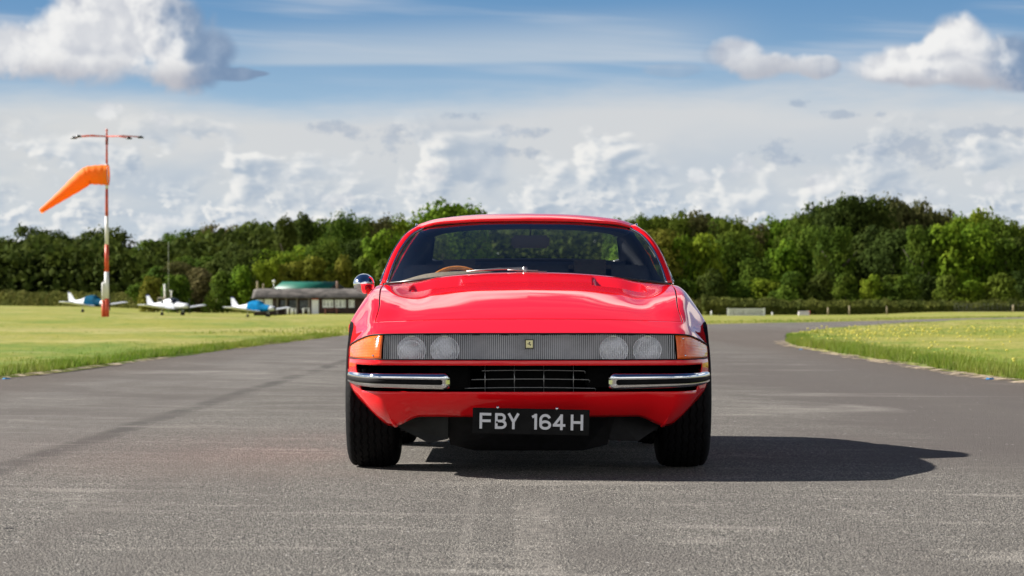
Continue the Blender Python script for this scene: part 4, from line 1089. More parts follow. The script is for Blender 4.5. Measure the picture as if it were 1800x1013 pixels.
# wipers parked along the base of the screen
wp = MB()
wp.tube([(-.27, 1.775, .955), (-.16, 1.80, .962), (-.03, 1.815, .968), (-.02, 1.82, .966)], [.004, .005, .006, .008], 8)
wp.tube([(-.31, 1.79, .951), (-.14, 1.805, .968), (.02, 1.805, .958)], .0030, 6); wp.lathe([(.95, .012), (.972, .012), (.976, .006)], 'z', (-.012, 1.80, 0), 12)
wp.tube([(.055, 1.80, .956), (-.10, 1.785, .958)], .0035, 6); wp.tube([(.10, 1.80, .950), (-.06, 1.79, .955)], .0028, 6)
wp.build('wiper', M['steel'], car)
# round chrome door mirror on a red stalk
b = MB(); b.lathe([(.052, .0005), (.052, .046), (.044, .053), (.02, .053), (-.02, .047), (-.05, .034), (-.066, .018), (-.070, .0005)], 'y', (0, 0, 0), 40)
mi = b.build('door_mirror', M['chrome'], car, loc=(-.853, 2.03, .890), rot=(0, 0, R(-8)))
b = MB(); b.tube([(.02, .0, -.035), (.045, .0, -.045), (.088, .0, -.062)], [.016, .019, .024], 12); b.tube([(.035, -.02, -.03), (.04, -.024, -.032)], .006, 8); b.build('mirror_foot', M['paint'], mi)
# tail lamps, rear bumpers, exhausts: real, though behind the car
for sg in (-1, 1):
    for dx in (.50, .63):
        b = MB(); b.lathe([(.004, .058), (.012, .05), (.018, .0005)], 'y', (sg * dx, 4.405, .60), 24); b.build('tail_lamp', simple('tail_red', (.35, .01, .01), .15, coat=1), car)
    b = MB(); b.tube([(sg * .30, 4.43, .47), (sg * .6, 4.40, .47), (sg * .76, 4.30, .47), (sg * .82, 4.1, .47)], .03, 10); b.build('rear_bumper', M['chrome'], car)
    b = MB(); b.tube([(sg * .30, 4.1, .24), (sg * .30, 4.45, .24)], .03, 14); b.tube([(sg * .39, 4.1, .24), (sg * .39, 4.45, .24)], .03, 14); b.build('exhaust', M['chrome'], car)
# ------------------------------------------------------------------ vegetation
def leafmat(name, c0, c1, c2):
    m, nt, b = newmat(name); o = nt.nodes['Material Output']
    oi = nt.nodes.new('ShaderNodeObjectInfo'); g = nt.nodes.new('ShaderNodeNewGeometry')
    at = nt.nodes.new('ShaderNodeAttribute'); at.attribute_name = 'tone'; t = E(nt, at.outputs['Fac'])
    n = noise(nt, g.outputs['Position'], .35, 3, .6); r_ = E(nt, oi.outputs['Random'])
    c = mixc(nt, (t * .7 + n * .5 - .1).ss(.15, .85), c0, c1)
    c = mixc(nt, (n + r_ * .5 - .25).ss(.42, .75) * .6, c, c2)
    c = mixc(nt, r_.ss(0, 1) * .35, c, mixc(nt, .5, c0, c2))
    b.inputs['Roughness'].default_value = .9; b.inputs['Specular IOR Level'].default_value = .04; link(nt, c, b.inputs['Base Color'])
    tr = nt.nodes.new('ShaderNodeBsdfTranslucent'); link(nt, c, tr.inputs[0])
    mx = nt.nodes.new('ShaderNodeMixShader'); mx.inputs[0].default_value = .28
    link(nt, b.outputs[0], mx.inputs[1]); link(nt, tr.outputs[0], mx.inputs[2]); link(nt, mx.outputs[0], o.inputs[0]); return m
LM = {
 'dark': leafmat('leaves_dark', (.026, .044, .010), (.060, .090, .018), (.085, .100, .018)),
 'mid': leafmat('leaves_mid', (.036, .070, .010), (.098, .155, .018), (.140, .165, .022)),
 'bright': leafmat('leaves_bright', (.062, .125, .010), (.165, .250, .020), (.225, .250, .022)),
 'yellow': leafmat('leaves_yellow', (.085, .105, .014), (.165, .170, .022), (.190, .165, .028)),
 'brown': leafmat('leaves_brown', (.060, .068, .022), (.120, .115, .040), (.140, .110, .048)),
 'hedge': leafmat('leaves_hedge', (.060, .078, .018), (.130, .140, .030), (.165, .150, .042)),
}
BARK = simple('bark', (.11, .09, .07), .9, var=.4, vs=3, bump=.5, bs=12)
def leaf_cards(P, N, size, r_, aspect=.75):
    """two crossed-ish quads are not needed: one tilted leaf clump face per point, bent in the middle"""
    n = len(P); N = N + r_.normal(0, .45, (n, 3)); N /= np.linalg.norm(N, axis=1)[:, None] + 1e-9
    A = np.cross(N, r_.normal(0, 1, (n, 3))); A /= np.linalg.norm(A, axis=1)[:, None] + 1e-9; B = np.cross(N, A)
    s = (size * (.6 + .8 * r_.random(n)))[:, None] / 2 if np.ndim(size) else (size * (.6 + .8 * r_.random(n)))[:, None] / 2
    b2 = B * s * aspect; a2 = A * s; dn = N * s * .35
    q = np.stack([P - a2 - dn, P - b2 * .9, P + b2 * .0 + N * s * .2, P + b2 * .9, P + a2 - dn], 1)   # left, low, mid, high, right
    V = q.reshape(-1, 3); i = np.arange(n)[:, None] * 5
    F = np.concatenate([i + np.array([[0, 1, 2]]), i + np.array([[1, 4, 2]]), i + np.array([[4, 3, 2]]), i + np.array([[3, 0, 2]])])
    return V, F
def crown_mesh(name, seed, mat, w=1.0, h=1.0, nl=16, leaves=5200, size=.055, kind='round', base=.08):
    """unit tree crown: width ~1, height 1 (z from base to 1)"""
    r_ = np.random.default_rng(seed); lobes = []
    for i in range(nl):
        t = (i + .5) / nl; z = base + .10 + (.80 - base) * t
        if kind == 'round': prof = math.sin(math.pi * min(1, (z * .88 + .10))) ** .55
        elif kind == 'cone': prof = (1.08 - z) * .95
        elif kind == 'tall': prof = math.sin(math.pi * min(1, z * .9 + .06)) ** .8 * .85
        else: prof = math.sqrt(max(.05, 1 - (z * .95) ** 2)) * 1.05
        a = i * 2.399963 + r_.normal(0, .4); rad = .34 * prof * (r_.random() ** .5) * .98
        lobes.append((rad * math.cos(a), rad * math.sin(a), z, (.13 + .10 * r_.random()) * (.55 + .6 * prof)))
    lobes.append((r_.normal(0, .03), 0, .90, .09)); lobes.append((r_.normal(0, .12), 0, .82, .12))
    for i in range(nl):   # small outer lobes roughen the outline
        L = lobes[r_.integers(0, nl)]; d = r_.normal(0, 1, 3); d /= np.linalg.norm(d); d[2] = abs(d[2]) * .8
        lobes.append((L[0] + d[0] * L[3] * .95, L[1] + d[1] * L[3] * .95, min(.95, L[2] + d[2] * L[3] * .9), L[3] * (.35 + .3 * r_.random())))
    area = np.array([l[3] ** 2 for l in lobes]); cnt = np.maximum(8, (leaves * area / area.sum())).astype(int)
    P, N, T = [], [], []
    for (x, y, z, r), c in zip(lobes, cnt):
        d = r_.normal(0, 1, (c, 3)); d /= np.linalg.norm(d, axis=1)[:, None]
        rr = r * (.62 + .45 * r_.random(c) ** .5)
        p = np.array([x, y, z]) + d * rr[:, None] * np.array([1.05, 1.05, .85]); P.append(p); N.append(d + np.array([0, 0, .35])); T.append(np.full(c, r_.random()) * .6 + r_.random(c) * .4)
    # stray sprigs around the outline
    P = np.concatenate(P); N = np.concatenate(N); T = np.concatenate(T)
    k = (P[:, 2] > base * .6) & (P[:, 2] < 1.02); P, N, T = P[k], N[k], T[k]
    # ragged crown: thin the leaves in random pockets, throw out a few sprigs
    pk = vnoise(P[:, 0] * 40 + 50, P[:, 2] * 40 + P[:, 1] * 30 + 50, 3.2, seed % 50)
    k = (pk + r_.random(len(P)) * .35 > .36); P, N, T = P[k], N[k], T[k]
    m_ = r_.integers(0, len(P), len(P) // 14); P[m_] += N[m_] / np.linalg.norm(N[m_], axis=1)[:, None] * (.02 + .035 * r_.random((len(m_), 1)))
    P[:, 0] *= w; P[:, 1] *= w
    V, F = leaf_cards(P, N, size, r_)
    return mesh_np(name, V, F, False, mat, np.repeat(T, 5))
def trunk_mesh(seed, top=.62):
    r_ = np.random.default_rng(seed); b = MB()
    pts = [(0, 0, -.03)]
    for i in range(1, 6): pts.append((r_.normal(0, .012) * i, r_.normal(0, .012) * i, top * i / 5))
    b.tube(pts, [.030, .024, .021, .018, .014, .008], 8)
    for i in range(7):
        q = Vector(pts[2 + i % 3]); a = r_.random() * 6.28; d = Vector((math.cos(a), math.sin(a), .8)); b.tube([q, q + d * .10, q + d * .2 + Vector((0, 0, .05))], [.012, .008, .004], 6)
    me = bpy.data.meshes.new('trunk'); b.bm.to_mesh(me); b.bm.free(); me.materials.append(BARK); return me
PROTO = {}
def proto(kind, shape, v):
    k = (kind, shape, v)
    if k not in PROTO:
        sd_ = sum(map(ord, kind + shape)) * 7 + v
        nl, lv, sz = {'round': (20, 6500, .046), 'cone': (14, 5000, .042), 'tall': (16, 5200, .042), 'bush': (12, 2600, .075)}[shape]
        PROTO[k] = (crown_mesh('crown', sd_, LM[kind], 1.0, 1.0, nl, lv, sz, shape, .02 if shape == 'bush' else .07), trunk_mesh(sd_, .3 if shape == 'bush' else .62))
    return PROTO[k]
def at(px, D): return ((px - 900) / 5100 * D, D)
def zat(py, D): return H_CAM + (543 - py) * D / 5100
SKY = [(-60, 412), (0, 412), (30, 417), (55, 400), (90, 403), (130, 414), (150, 420), (165, 405), (185, 398), (208, 412), (232, 436), (250, 432), (268, 415), (300, 412), (330, 402), (352, 395), (390, 396), (420, 388), (440, 384), (478, 386), (500, 384), (535, 370), (560, 386), (590, 374), (612, 375), (640, 386), (680, 378), (720, 382), (745, 372), (765, 356), (800, 350), (842, 362), (870, 376), (1000, 385), (1100, 388), (1122, 380), (1150, 372), (1195, 374), (1250, 370), (1285, 380), (1320, 388), (1345, 396), (1365, 380), (1400, 374), (1440, 356), (1490, 340), (1520, 345), (1560, 348), (1600, 352), (1640, 362), (1675, 378), (1720, 366), (1760, 382), (1800, 394), (1870, 385)]
skx = [a for a, _ in SKY]; sky_ = [b for _, b in SKY]
KIND_WORD = {'dark': 'dark green', 'mid': 'mid green', 'bright': 'bright green', 'yellow': 'yellowish green', 'brown': 'brownish green'}
ntree = [0]
def tree(px, top, wpx, D, kind, shape, label, group, v=0, name='tree', cat='tree', sink=0.0):
    x, y = at(px, D); zb = float(hz(x, y)) - .3 + sink; h = zat(top, D) - zb; w = wpx * D / 5100 * random.Random(int(px * 13 + wpx)).uniform(.80, 1.25)
    cm, tm_ = proto(kind, shape, v)
    t = empty(name, (x, y, zb)); r = random.Random(int(px * 7 + top)); t.rotation_euler = (0, 0, r.random() * 6.28)
    t.scale = (w * 1.12, w * 1.12, h)
    tag(t, label, cat, group); c = put('crown', cm, t); k = put('trunk', tm_, t)
    k.scale = (h / w * .9, h / w * .9, 1) if h / w < 2 else (1, 1, 1)
    ntree[0] += 1
rt = random.Random(3)
ORD = ['first', 'second', 'third', 'fourth', 'fifth', 'sixth', 'seventh', 'eighth', 'ninth', 'tenth', 'eleventh', 'twelfth', 'thirteenth', 'fourteenth', 'fifteenth', 'sixteenth', 'seventeenth', 'eighteenth', 'nineteenth', 'twentieth', 'twenty-first', 'twenty-second', 'twenty-third', 'twenty-fourth']
def row(pxs, side, rowname, kinds, shapes, wid, Df, topf, group, name='tree', cat='tree'):
    for i, px in enumerate(pxs):
        kind = kinds(px, i); shape = shapes(px, i)
        n_ = ORD[i] if side == 'left' else ORD[i]
        lab = f"{KIND_WORD[kind]} {cat}, {n_} from the left in the {rowname} {side} of the car"
        tree(px, topf(px), wid(px), Df(px), kind, shape, lab, group, v=i % 3, name=name, cat=cat)
# back row, follows the skyline
def top_sky(px): return float(np.interp(px, skx, sky_)) + rt.uniform(-3, 5)
lx = [-30, 20, 62, 98, 133, 166, 196, 228, 262, 296, 330, 362, 398, 436, 470, 504, 536, 566, 598, 632, 668, 704, 740, 800]
row(lx, 'left', 'tall back row', lambda p, i: 'dark' if p < 240 else ('bright' if p > 700 else ('dark' if p in (504, 536) else ('brown' if p in (362, 398, 668) else 'mid'))),
    lambda p, i: 'cone' if p in (536, 504) else ('tall' if i % 4 == 1 else 'round'),
    lambda p: (95 if p < 240 else 82) + (40 if p == 800 else 0), lambda p: 610 if p < 240 else (590 if p < 480 else 520) + (i_ := int(p) % 3) * 9, top_sky, 'tall trees behind the field on the left')
rx = [1090, 1128, 1160, 1196, 1232, 1266, 1300, 1334, 1366, 1400, 1438, 1476, 1512, 1548, 1582, 1618, 1650, 1684, 1718, 1752, 1790, 1828]
row(rx, 'right', 'tall back row', lambda p, i: 'brown' if p in (1232, 1582, 1618, 1650, 1334) else ('bright' if p in (1684, 1718, 1366) else ('dark' if p in (1476, 1512, 1438, 1548, 1828) else 'mid')),
    lambda p, i: 'tall' if i % 3 == 1 else 'round', lambda p: 92 if p > 1400 else 78, lambda p: 500 + int(p) % 4 * 7, top_sky, 'tall trees behind the field on the right')
# middle row
lm = [0, 48, 96, 140, 188, 232, 276, 318, 356, 400, 444, 486, 530, 574, 620, 664, 706, 760]
row(lm, 'left', 'middle row', lambda p, i: 'dark' if p < 200 else (['mid', 'dark', 'mid', 'brown'][i % 4] if p < 430 else ['bright', 'mid', 'dark', 'bright'][i % 4]),
    lambda p, i: 'round' if i % 3 else 'bush', lambda p: 92, lambda p: 575 if p < 240 else 470 + int(p) % 3 * 8,
    lambda p: float(np.interp(p, [0, 150, 230, 300, 450, 560, 700, 760], [432, 440, 468, 452, 430, 420, 408, 400])) + rt.uniform(-10, 12), 'lower trees of the middle row on the left')
rm_ = [1110, 1152, 1194, 1236, 1280, 1330, 1378, 1424, 1470, 1520, 1570, 1620, 1668, 1716, 1764, 1812]
row(rm_, 'right', 'middle row', lambda p, i: 'yellow' if p in (1152,) else ('bright' if p in (1194, 1236, 1378, 1668, 1716, 1110) else ('dark' if p in (1520, 1570, 1812) else 'mid')),
    lambda p, i: 'round' if i % 3 else 'bush', lambda p: 104, lambda p: 466 + int(p) % 3 * 6,
    lambda p: float(np.interp(p, [1100, 1230, 1300, 1340, 1400, 1500, 1600, 1680, 1740, 1800], [418, 402, 420, 452, 405, 392, 400, 392, 405, 420])) + rt.uniform(-6, 10), 'lower trees of the middle row on the right')
# bushes at the foot
lb = [270, 312, 350, 392, 428, 468, 512, 556, 600, 640, 690]
row(lb, 'left', 'front bushes', lambda p, i: 'yellow' if p in (512, 556, 600, 270) else ('brown' if p == 350 else ('bright' if p in (428, 468) else 'mid')), lambda p, i: 'bush',
    lambda p: 66, lambda p: 424 + int(p) % 4 * 4, lambda p: float(np.interp(p, [270, 350, 430, 512, 560, 600, 690], [478, 470, 466, 455, 458, 452, 450])) + rt.uniform(-5, 8), 'bushes at the foot of the left wood', 'bush', 'bush')
rb = [1118, 1160, 1204, 1252, 1300, 1346, 1396, 1440, 1486, 1532, 1576, 1622, 1668, 1712, 1760, 1806]
row(rb, 'right', 'front bushes', lambda p, i: ['mid', 'bright', 'mid', 'dark'][i % 4], lambda p, i: 'bush',
    lambda p: 66, lambda p: 446 + int(p) % 4 * 3, lambda p: 478 + rt.uniform(-14, 16), 'bushes at the foot of the right wood', 'bush', 'bush')
# the wood beyond, one mass
def wood_mass():
    r_ = np.random.default_rng(77); n = 42000; px = r_.uniform(-150, 1950, n); D = r_.uniform(560, 640, n)
    x = (px - 900) / 5100 * D; top = np.interp(px, skx, sky_) + 16 + r_.normal(0, 3, n)
    zt = H_CAM + (543 - top) * D / 5100; z = r_.random(n) ** .8 * zt
    N = r_.normal(0, .5, (n, 3)) + np.array([0, -1, .3])
    V, F = leaf_cards(np.stack([x, D, z], 1), N, 1.7, r_)
    o = put('distant_wood', mesh_np('distant_wood', V, F, False, LM['dark'], np.repeat(r_.random(n), 5))); tag(o, 'deep dark wood behind the tree rows', 'wood', kind='stuff')
wood_mass()
# hedges / scrub banks
def hedge(name, px0, px1, D0, D1, topf, n, size, label, depth=7, mat='hedge', base=0.0):
    r_ = np.random.default_rng(int(px0) + 999); t = r_.random(n); px = px0 + (px1 - px0) * t; D = D0 + (D1 - D0) * t
    dep = r_.random(n) ** 1.5; Dd = D + dep * depth
    x = (px - 900) / 5100 * Dd; zb = hz(x, Dd)
    top = np.array([topf(p) for p in px]) + (vnoise(px, D, 14, 5) - .5) * 8 + (vnoise(px, D, 5, 6) - .5) * 4
    zt = H_CAM + (543 - top) * D / 5100
    z = zb - .2 + (zt - zb) * np.minimum(1, (.1 + r_.random(n) ** .7)) * (.55 + .45 * np.minimum(1, dep * 3 + .25))
    N = r_.normal(0, .35, (n, 3)) + np.stack([vnoise(px, z * 9, 9, 7) - .5, np.full(n, -.7), np.full(n, .6)], 1)
    V, F = leaf_cards(np.stack([x, Dd, z], 1), N, size, r_)
    o = put(name, mesh_np(name, V, F, False, LM[mat], np.repeat(vnoise(px, z * 8, 12, 9) * .7 + r_.random(n) * .3, 5))); tag(o, label, 'hedge'); return o
hedge('hedge', -80, 450, 560, 440, lambda p: np.interp(p, [0, 200, 300, 450], [512, 514, 520, 526]), 26000, .8, 'long olive green scrub bank behind the parked aeroplanes')
hedge('hedge', 1235, 1900, 425, 425, lambda p: np.interp(p, [1235, 1290, 1400, 1560, 1800], [520, 524, 527, 528, 528]), 26000, .62, 'long low bramble hedge behind the white gate on the right')
hedge('hedge', 600, 1240, 440, 430, lambda p: 525, 14000, .7, 'scrub hedge glimpsed behind the car and its windows')
# ------------------------------------------------------------------ windsock
WD = 160.0; WK = WD / 5100
def wx(px): return (px - 187.5) * WK
wz0 = float(hz(at(187.5, WD)[0], WD))
ws_ = empty('windsock_mast', (at(187.5, WD)[0], WD, wz0)); tag(ws_, 'tall red and white banded windsock mast on the left grass', 'windsock')
def wz(py): return zat(py, WD) - wz0
RED = simple('mast_red', (.62, .075, .03), .45, var=.25, vs=6); WHT = simple('mast_white', (.74, .74, .74), .45, var=.08, vs=6)
b = MB(); segs = [(564, 525, 1), (525, 478, 0), (478, 430, 1), (430, 380, 0), (380, 332, 1), (332, 288, 0), (288, 238, 1), (238, 229, 1)]
def mr(py): return float(np.interp(py, [229, 330, 430, 564], [.045, .075, .105, .14]))
for a, c_, r_ in segs: b.tube([(0, 0, wz(a)), (0, 0, wz(c_))], [mr(a), mr(c_)], 14, m=0 if r_ else 1)
b.lathe([(wz(231), .0001), (wz(230), .07), (wz(228), .07), (wz(226), .0001)], 'z', seg=14, m=0)
b.build('pole', [RED, WHT], ws_)
b = MB(); b.tube([(-.19, 0, wz(562)), (-.19, 0, wz(528))], .09, 12, m=0); b.tube([(-.19, 0, wz(528)), (-.19, 0, wz(499)), (-.15, 0, wz(496))], [.09, .09, .05], 12, m=1)
b.box(-.26, .14, -.1, .1, wz(562) - .05, wz(560)); b.build('counterpost', [RED, WHT], ws_)
b = MB(); P = [(wx(190), 0, wz(308)), (wx(176), 0, wz(307.5)), (wx(158), 0, wz(308)), (wx(152), 0, wz(310)), (wx(133), 0, wz(325)), (wx(110), 0, wz(343)), (wx(90), 0, wz(358)), (wx(71), 0, wz(372))]
rad = [18 * WK, 17.4 * WK, 16.2 * WK, 15.5 * WK, 13.5 * WK, 9.5 * WK, 6.5 * WK, 4.2 * WK]
Pc = np.array([[np.interp(q, range(len(P)), [p_[k] for p_ in P]) for k in range(3)] for q in np.linspace(0, len(P) - 1, 40)]); rc = hermite(range(len(P)), rad, np.linspace(0, len(P) - 1, 40))
b.tube([tuple(p) for p in Pc], list(rc * (1 + .025 * np.sin(np.arange(40) * 1.7))), 28, cap=False)
sm, nt, bs_ = newmat('sock_orange'); bs_.inputs['Base Color'].default_value = (1.0, .27, .015, 1); bs_.inputs['Roughness'].default_value = .7
tr = nt.nodes.new('ShaderNodeBsdfTranslucent'); tr.inputs[0].default_value = (1, .30, .02, 1); mx = nt.nodes.new('ShaderNodeMixShader'); mx.inputs[0].default_value = .4
link(nt, bs_.outputs[0], mx.inputs[1]); link(nt, tr.outputs[0], mx.inputs[2]); link(nt, mx.outputs[0], nt.nodes['Material Output'].inputs[0])
so2 = b.build('sock', sm, ws_, recalc=False); tag(so2, 'drooping bright orange fabric sock')
b = MB(); b.tube([(wx(190), .0 + 18 * WK * math.cos(t), wz(308) + 18 * WK * math.sin(t)) for t in np.linspace(0, 6.2832, 25)], .02, 6, cap=False)
b.tube([(0, 0, wz(327)), (wx(190), 0, wz(326))], .03, 8); b.tube([(0, 0, wz(289)), (wx(190), 0, wz(290))], .03, 8); b.build('sock_hoop', RED, ws_)
for (px, py, dy) in ((140, 240, -.4), (127, 241, .5), (232, 245, -1.3), (243, 239, 1.0)):
    b = MB(); b.tube([(0, 0, wz(240)), (wx(px) * .5, dy * .5, (wz(240) + wz(py)) / 2 + .05), (wx(px), dy, wz(py))], .032, 8)
    ar = b.build('lamp_arm', RED, ws_)
    b = MB(); b.lathe([(-.07, .17), (-.05, .19), (.03, .10), (.06, .05)], 'z', (wx(px), dy, wz(py)), 12); b.lathe([(-.075, .0001), (-.07, .16)], 'z', (wx(px), dy, wz(py)), 12)
    b.build('lamp_shade', M['gloss_black'], ar)
b = MB(); b.tube([(0, 0, wz(254)), (0, 0, wz(240))], .08, 10); b.build('swivel', simple('mast_dark_red', (.25, .04, .03), .6), ws_)

# ------------------------------------------------------------------ light aeroplanes
WPT = simple('aircraft_white', (.60, .62, .66), .35, coat=.5, var=.05, vs=2)
BLU = simple('tarpaulin_blue', (.0, .13, .30), .8, spec=.05, var=.25, vs=2, bump=.4, bs=5); BLD = simple('tarpaulin_dark_blue', (.0, .055, .11), .8, spec=.05, var=.25, vs=2, bump=.4, bs=5)
NAVY = simple('trim_navy', (.02, .03, .12), .4); CAN = simple('canopy_dark', (.015, .017, .022), .12, coat=1)
def plane(px, D, label, cover, dx0=0.0):
    """low-wing four-seater, nose along local +x"""
    x, y = at(px, D); z0 = float(hz(x, y)) + .0
    t = empty('light_aeroplane', (x, y, z0), R(-42)); tag(t, label, 'aeroplane', 'light aeroplanes parked on the grass')
    # fuselage sections: x, half width, z low, z high
    S = [(-4.15, .04, 1.18, 1.34), (-3.6, .12, 1.08, 1.40), (-2.6, .26, .92, 1.50), (-1.6, .42, .78, 1.66), (-.9, .54, .72, 1.90), (-.2, .56, .70, 2.00), (.5, .56, .70, 1.96), (1.0, .54, .72, 1.62), (1.6, .50, .74, 1.50), (2.4, .42, .80, 1.42), (2.75, .30, .86, 1.34), (2.9, .12, .98, 1.20)]
    xs = np.linspace(-4.15, 2.9, 50); Sn = hermite([s[0] for s in S], [s[1:] for s in S], xs)
    V = []; m = 24
    for xx, (w, zl, zh) in zip(xs, Sn):
        zc = (zl + zh) / 2; hh = (zh - zl) / 2
        for k in range(m):
            a = 2 * math.pi * k / m; ca, sa = math.cos(a), math.sin(a)
            V.append((xx, w * math.copysign(abs(ca) ** .75, ca) * (1 - .25 * max(0, sa)), zc + hh * math.copysign(abs(sa) ** .8, sa)))
    F = grid_faces(50, m, True); me = mesh_np('fuselage', V, F, True, WPT); me.materials.append(NAVY)
    fz = np.array(V)[F].mean(1); mi_ = ((fz[:, 2] < .62 + .35 * (fz[:, 0] < -1) * 1.0 + .25) & (fz[:, 2] > 0)).astype(np.int32)
    me.polygons.foreach_set('material_index', (fz[:, 2] < np.interp(fz[:, 0], [-4, -1, 2.9], [1.16, .80, .86])).astype(np.int32))
    put('fuselage', me, t)
    # canopy or cover
    x0, x1 = cover[0], cover[1]; xs2 = np.linspace(x0, x1, 24); Sc = hermite([s[0] for s in S], [s[1:] for s in S], xs2); V = []
    for xx, (w, zl, zh) in zip(xs2, Sc):
        zl2 = cover[3] if cover[3] is not None else zl; zc = (zl + zh) / 2; hh = (zh - zl) / 2
        for k in range(13):
            a = math.pi * (-.28 + 1.56 * k / 12) if cover[3] is None else math.pi * (.08 + .84 * k / 12); ca, sa = math.cos(a), math.sin(a)
            V.append((xx, (w + .03) * math.copysign(abs(ca) ** .75, ca) * (1 - .25 * max(0, sa)), zc + (hh + .03) * math.copysign(abs(sa) ** .8, sa)))
    put(cover[4], mesh_np(cover[4], V, grid_faces(24, 13), True, cover[2]), t)
    if cover[3] is not None:
        b = MB()
        for sg in (-1, 1):
            b.box(-1.25, -.85, sg * .50 - .01, sg * .50 + .01, 1.45, 1.66)
        b.build('rear_windows', CAN, t)
    # wings with dihedral, tapered a little
    for sg in (-1, 1):
        b = MB()
        def sec(yy, x_le, c, z, th): return [(x_le, yy, z), (x_le - c * .12, yy, z + th * .8), (x_le - c * .4, yy, z + th), (x_le - c, yy, z), (x_le - c * .4, yy, z - th * .4), (x_le - c * .1, yy, z - th * .4)]
        st = [sec(sg * .45, 1.05, 1.9, .78, .14), sec(sg * 1.0, .85, 1.6, .82, .12), sec(sg * 4.4, .82, 1.55, 1.20, .11), sec(sg * 4.62, .70, 1.25, 1.24, .04)]
        vs = [[b.bm.verts.new(p) for p in s_] for s_ in st]
        for i in range(3):
            for k in range(6): f = b.bm.faces.new([vs[i][k], vs[i][(k + 1) % 6], vs[i + 1][(k + 1) % 6], vs[i + 1][k]])
        b.bm.faces.new(vs[-1]); b.bm.faces.new(vs[0]); b.build('wing', WPT, t)
        b = MB(); b.prism([(-3.35, sg * .1, 1.25), (-3.45, sg * 1.5, 1.25), (-4.15, sg * 1.5, 1.25), (-4.15, sg * .1, 1.25)], (0, 0, .07)); b.build('tailplane', WPT, t)
    b = MB(); b.prism([(-3.05, -.03, 1.42), (-3.95, -.03, 2.36), (-4.40, -.03, 2.36), (-4.22, -.03, 1.25)], (0, .06, 0)); b.build('fin', WPT, t)
    b = MB(); b.prism([(-3.90, -.035, 2.30), (-3.98, -.035, 2.42), (-4.46, -.035, 2.42), (-4.42, -.035, 2.30)], (0, .07, 0)); b.build('fin_tip', NAVY, t)
    for (gx, gy_) in ((1.95, 0), (.05, 1.5), (.05, -1.5)):
        b = MB(); b.tube([(gx, gy_, .25), (gx, gy_, .85)], .04, 8); lg = b.build('undercarriage_leg', WPT, t)
        b = MB(); b.lathe([(-.08, .0005), (-.08, .16), (-.05, .22), (.05, .22), (.08, .16), (.08, .0005)], 'y', (gx, gy_, .21), 18); b.build('tyre', M['rubber'], lg)
    b = MB(); b.lathe([(2.9, .13), (3.05, .09), (3.12, .0005)], 'x', (0, 0, 1.1), 14); b.prism([(2.97, -.06, .25), (2.97, .06, .25), (2.97, .04, 1.95), (2.97, -.04, 1.95)], (.03, 0, 0)); b.build('propeller', M['gloss_black'], t)
plane(163, 330, 'white light aeroplane under a dark blue cover, behind the windsock mast', (-.95, 1.75, BLD, None, 'cockpit_cover'))
plane(302, 330, 'uncovered white light aeroplane with dark cockpit windows, middle of the three', (.05, 1.0, CAN, 1.4, 'cockpit_windows'))
plane(452, 330, 'white light aeroplane under a bright blue cover, in front of the clubhouse', (-1.2, 2.3, BLU, None, 'cockpit_cover'))

# ------------------------------------------------------------------ clubhouse
BD = 352.0; bk = BD / 5100
bx0 = at(446, BD)[0]; zB = zat(552.5, BD)
def X(px): return (px - 446) * bk
def Z(py): return (552.5 - py) * bk
bt = empty('clubhouse', (bx0, BD, zB)); tag(bt, 'long low brown timber clubhouse with a grey roof', 'clubhouse')
TIM = simple('dark_timber', (.045, .022, .016), .8, var=.4, vs=2, bump=.3, bs=10); ROOFG = simple('sheet_roof', (.10, .088, .078), .8, var=.55, vs=.9)
PW = simple('painted_white', (.86, .86, .84), .5, var=.06, vs=3); GR = simple('green_roof', (.006, .115, .075), .5, var=.15, vs=1); WG = simple('window_dim', (.11, .12, .10), .15, coat=.6, var=.5, vs=2)
L = X(668); ex = Z(524)
b = MB(); b.box(0, X(487), 0, 5, 0, ex); b.box(X(544), L, 0, 5, 0, ex); b.box(X(487), X(544), 1.8, 5, 0, ex); b.box(X(487), X(544), -.02, .08, 0, Z(549)); b.box(X(487), X(544), 0, 1.8, ex - .25, ex)
b.box(0.0, L, .1, 5, -.4, 0); b.build('wall', TIM, bt)
b = MB(); n = 60
rz0, rz1 = Z(525), Z(509)
V = []
for i in range(n + 1):
    xx = -.5 + (L + 1.0) * i / n; jit = .03 * math.sin(i * 2.1)
    ins = max(0, 1.1 - xx) * .0
    V += [(xx, -.6, rz0 + jit * .3), (xx + (.9 if i == 0 else (-.9 if i == n else 0)), 2.5, rz1 + jit * .4), (xx, 5.6, rz0)]
me = mesh_np('roof', V, grid_faces(n + 1, 3), False, ROOFG); ro = put('roof', me, bt); solid(ro, .12)
for px, py in ((478, 507), (595, 507), (520, 508), (560, 508.5), (632, 508)):
    b = MB(); b.box(X(px) - .22, X(px) + .22, 2.3, 2.7, Z(511), Z(py)); b.build('roof_vent', ROOFG, ro)
for px0, px1, py0, py1 in ((450, 463, 527, 538), (465, 479, 526, 538), (567, 586, 527, 541), (589, 607.5, 527, 541), (613, 623, 527, 541)):
    b = MB(); b.box(X(px0), X(px1), -.05, -.003, Z(py1), Z(py0)); w_ = b.build('window', PW, bt)
    b = MB(); k_ = 3 if px1 - px0 > 12 else 2; wd = (X(px1) - X(px0)) / k_
    for i in range(k_): b.box(X(px0) + wd * i + .10, X(px0) + wd * (i + 1) - .08, -.056, -.052, Z(py1) + .12, Z(py0) - .12)
    b.build('pane', simple('curtained_glass', (.55, .55, .52), .4, var=.5, vs=3, coat=.5) if px0 == 450 else bpy.data.materials['curtained_glass'], w_)
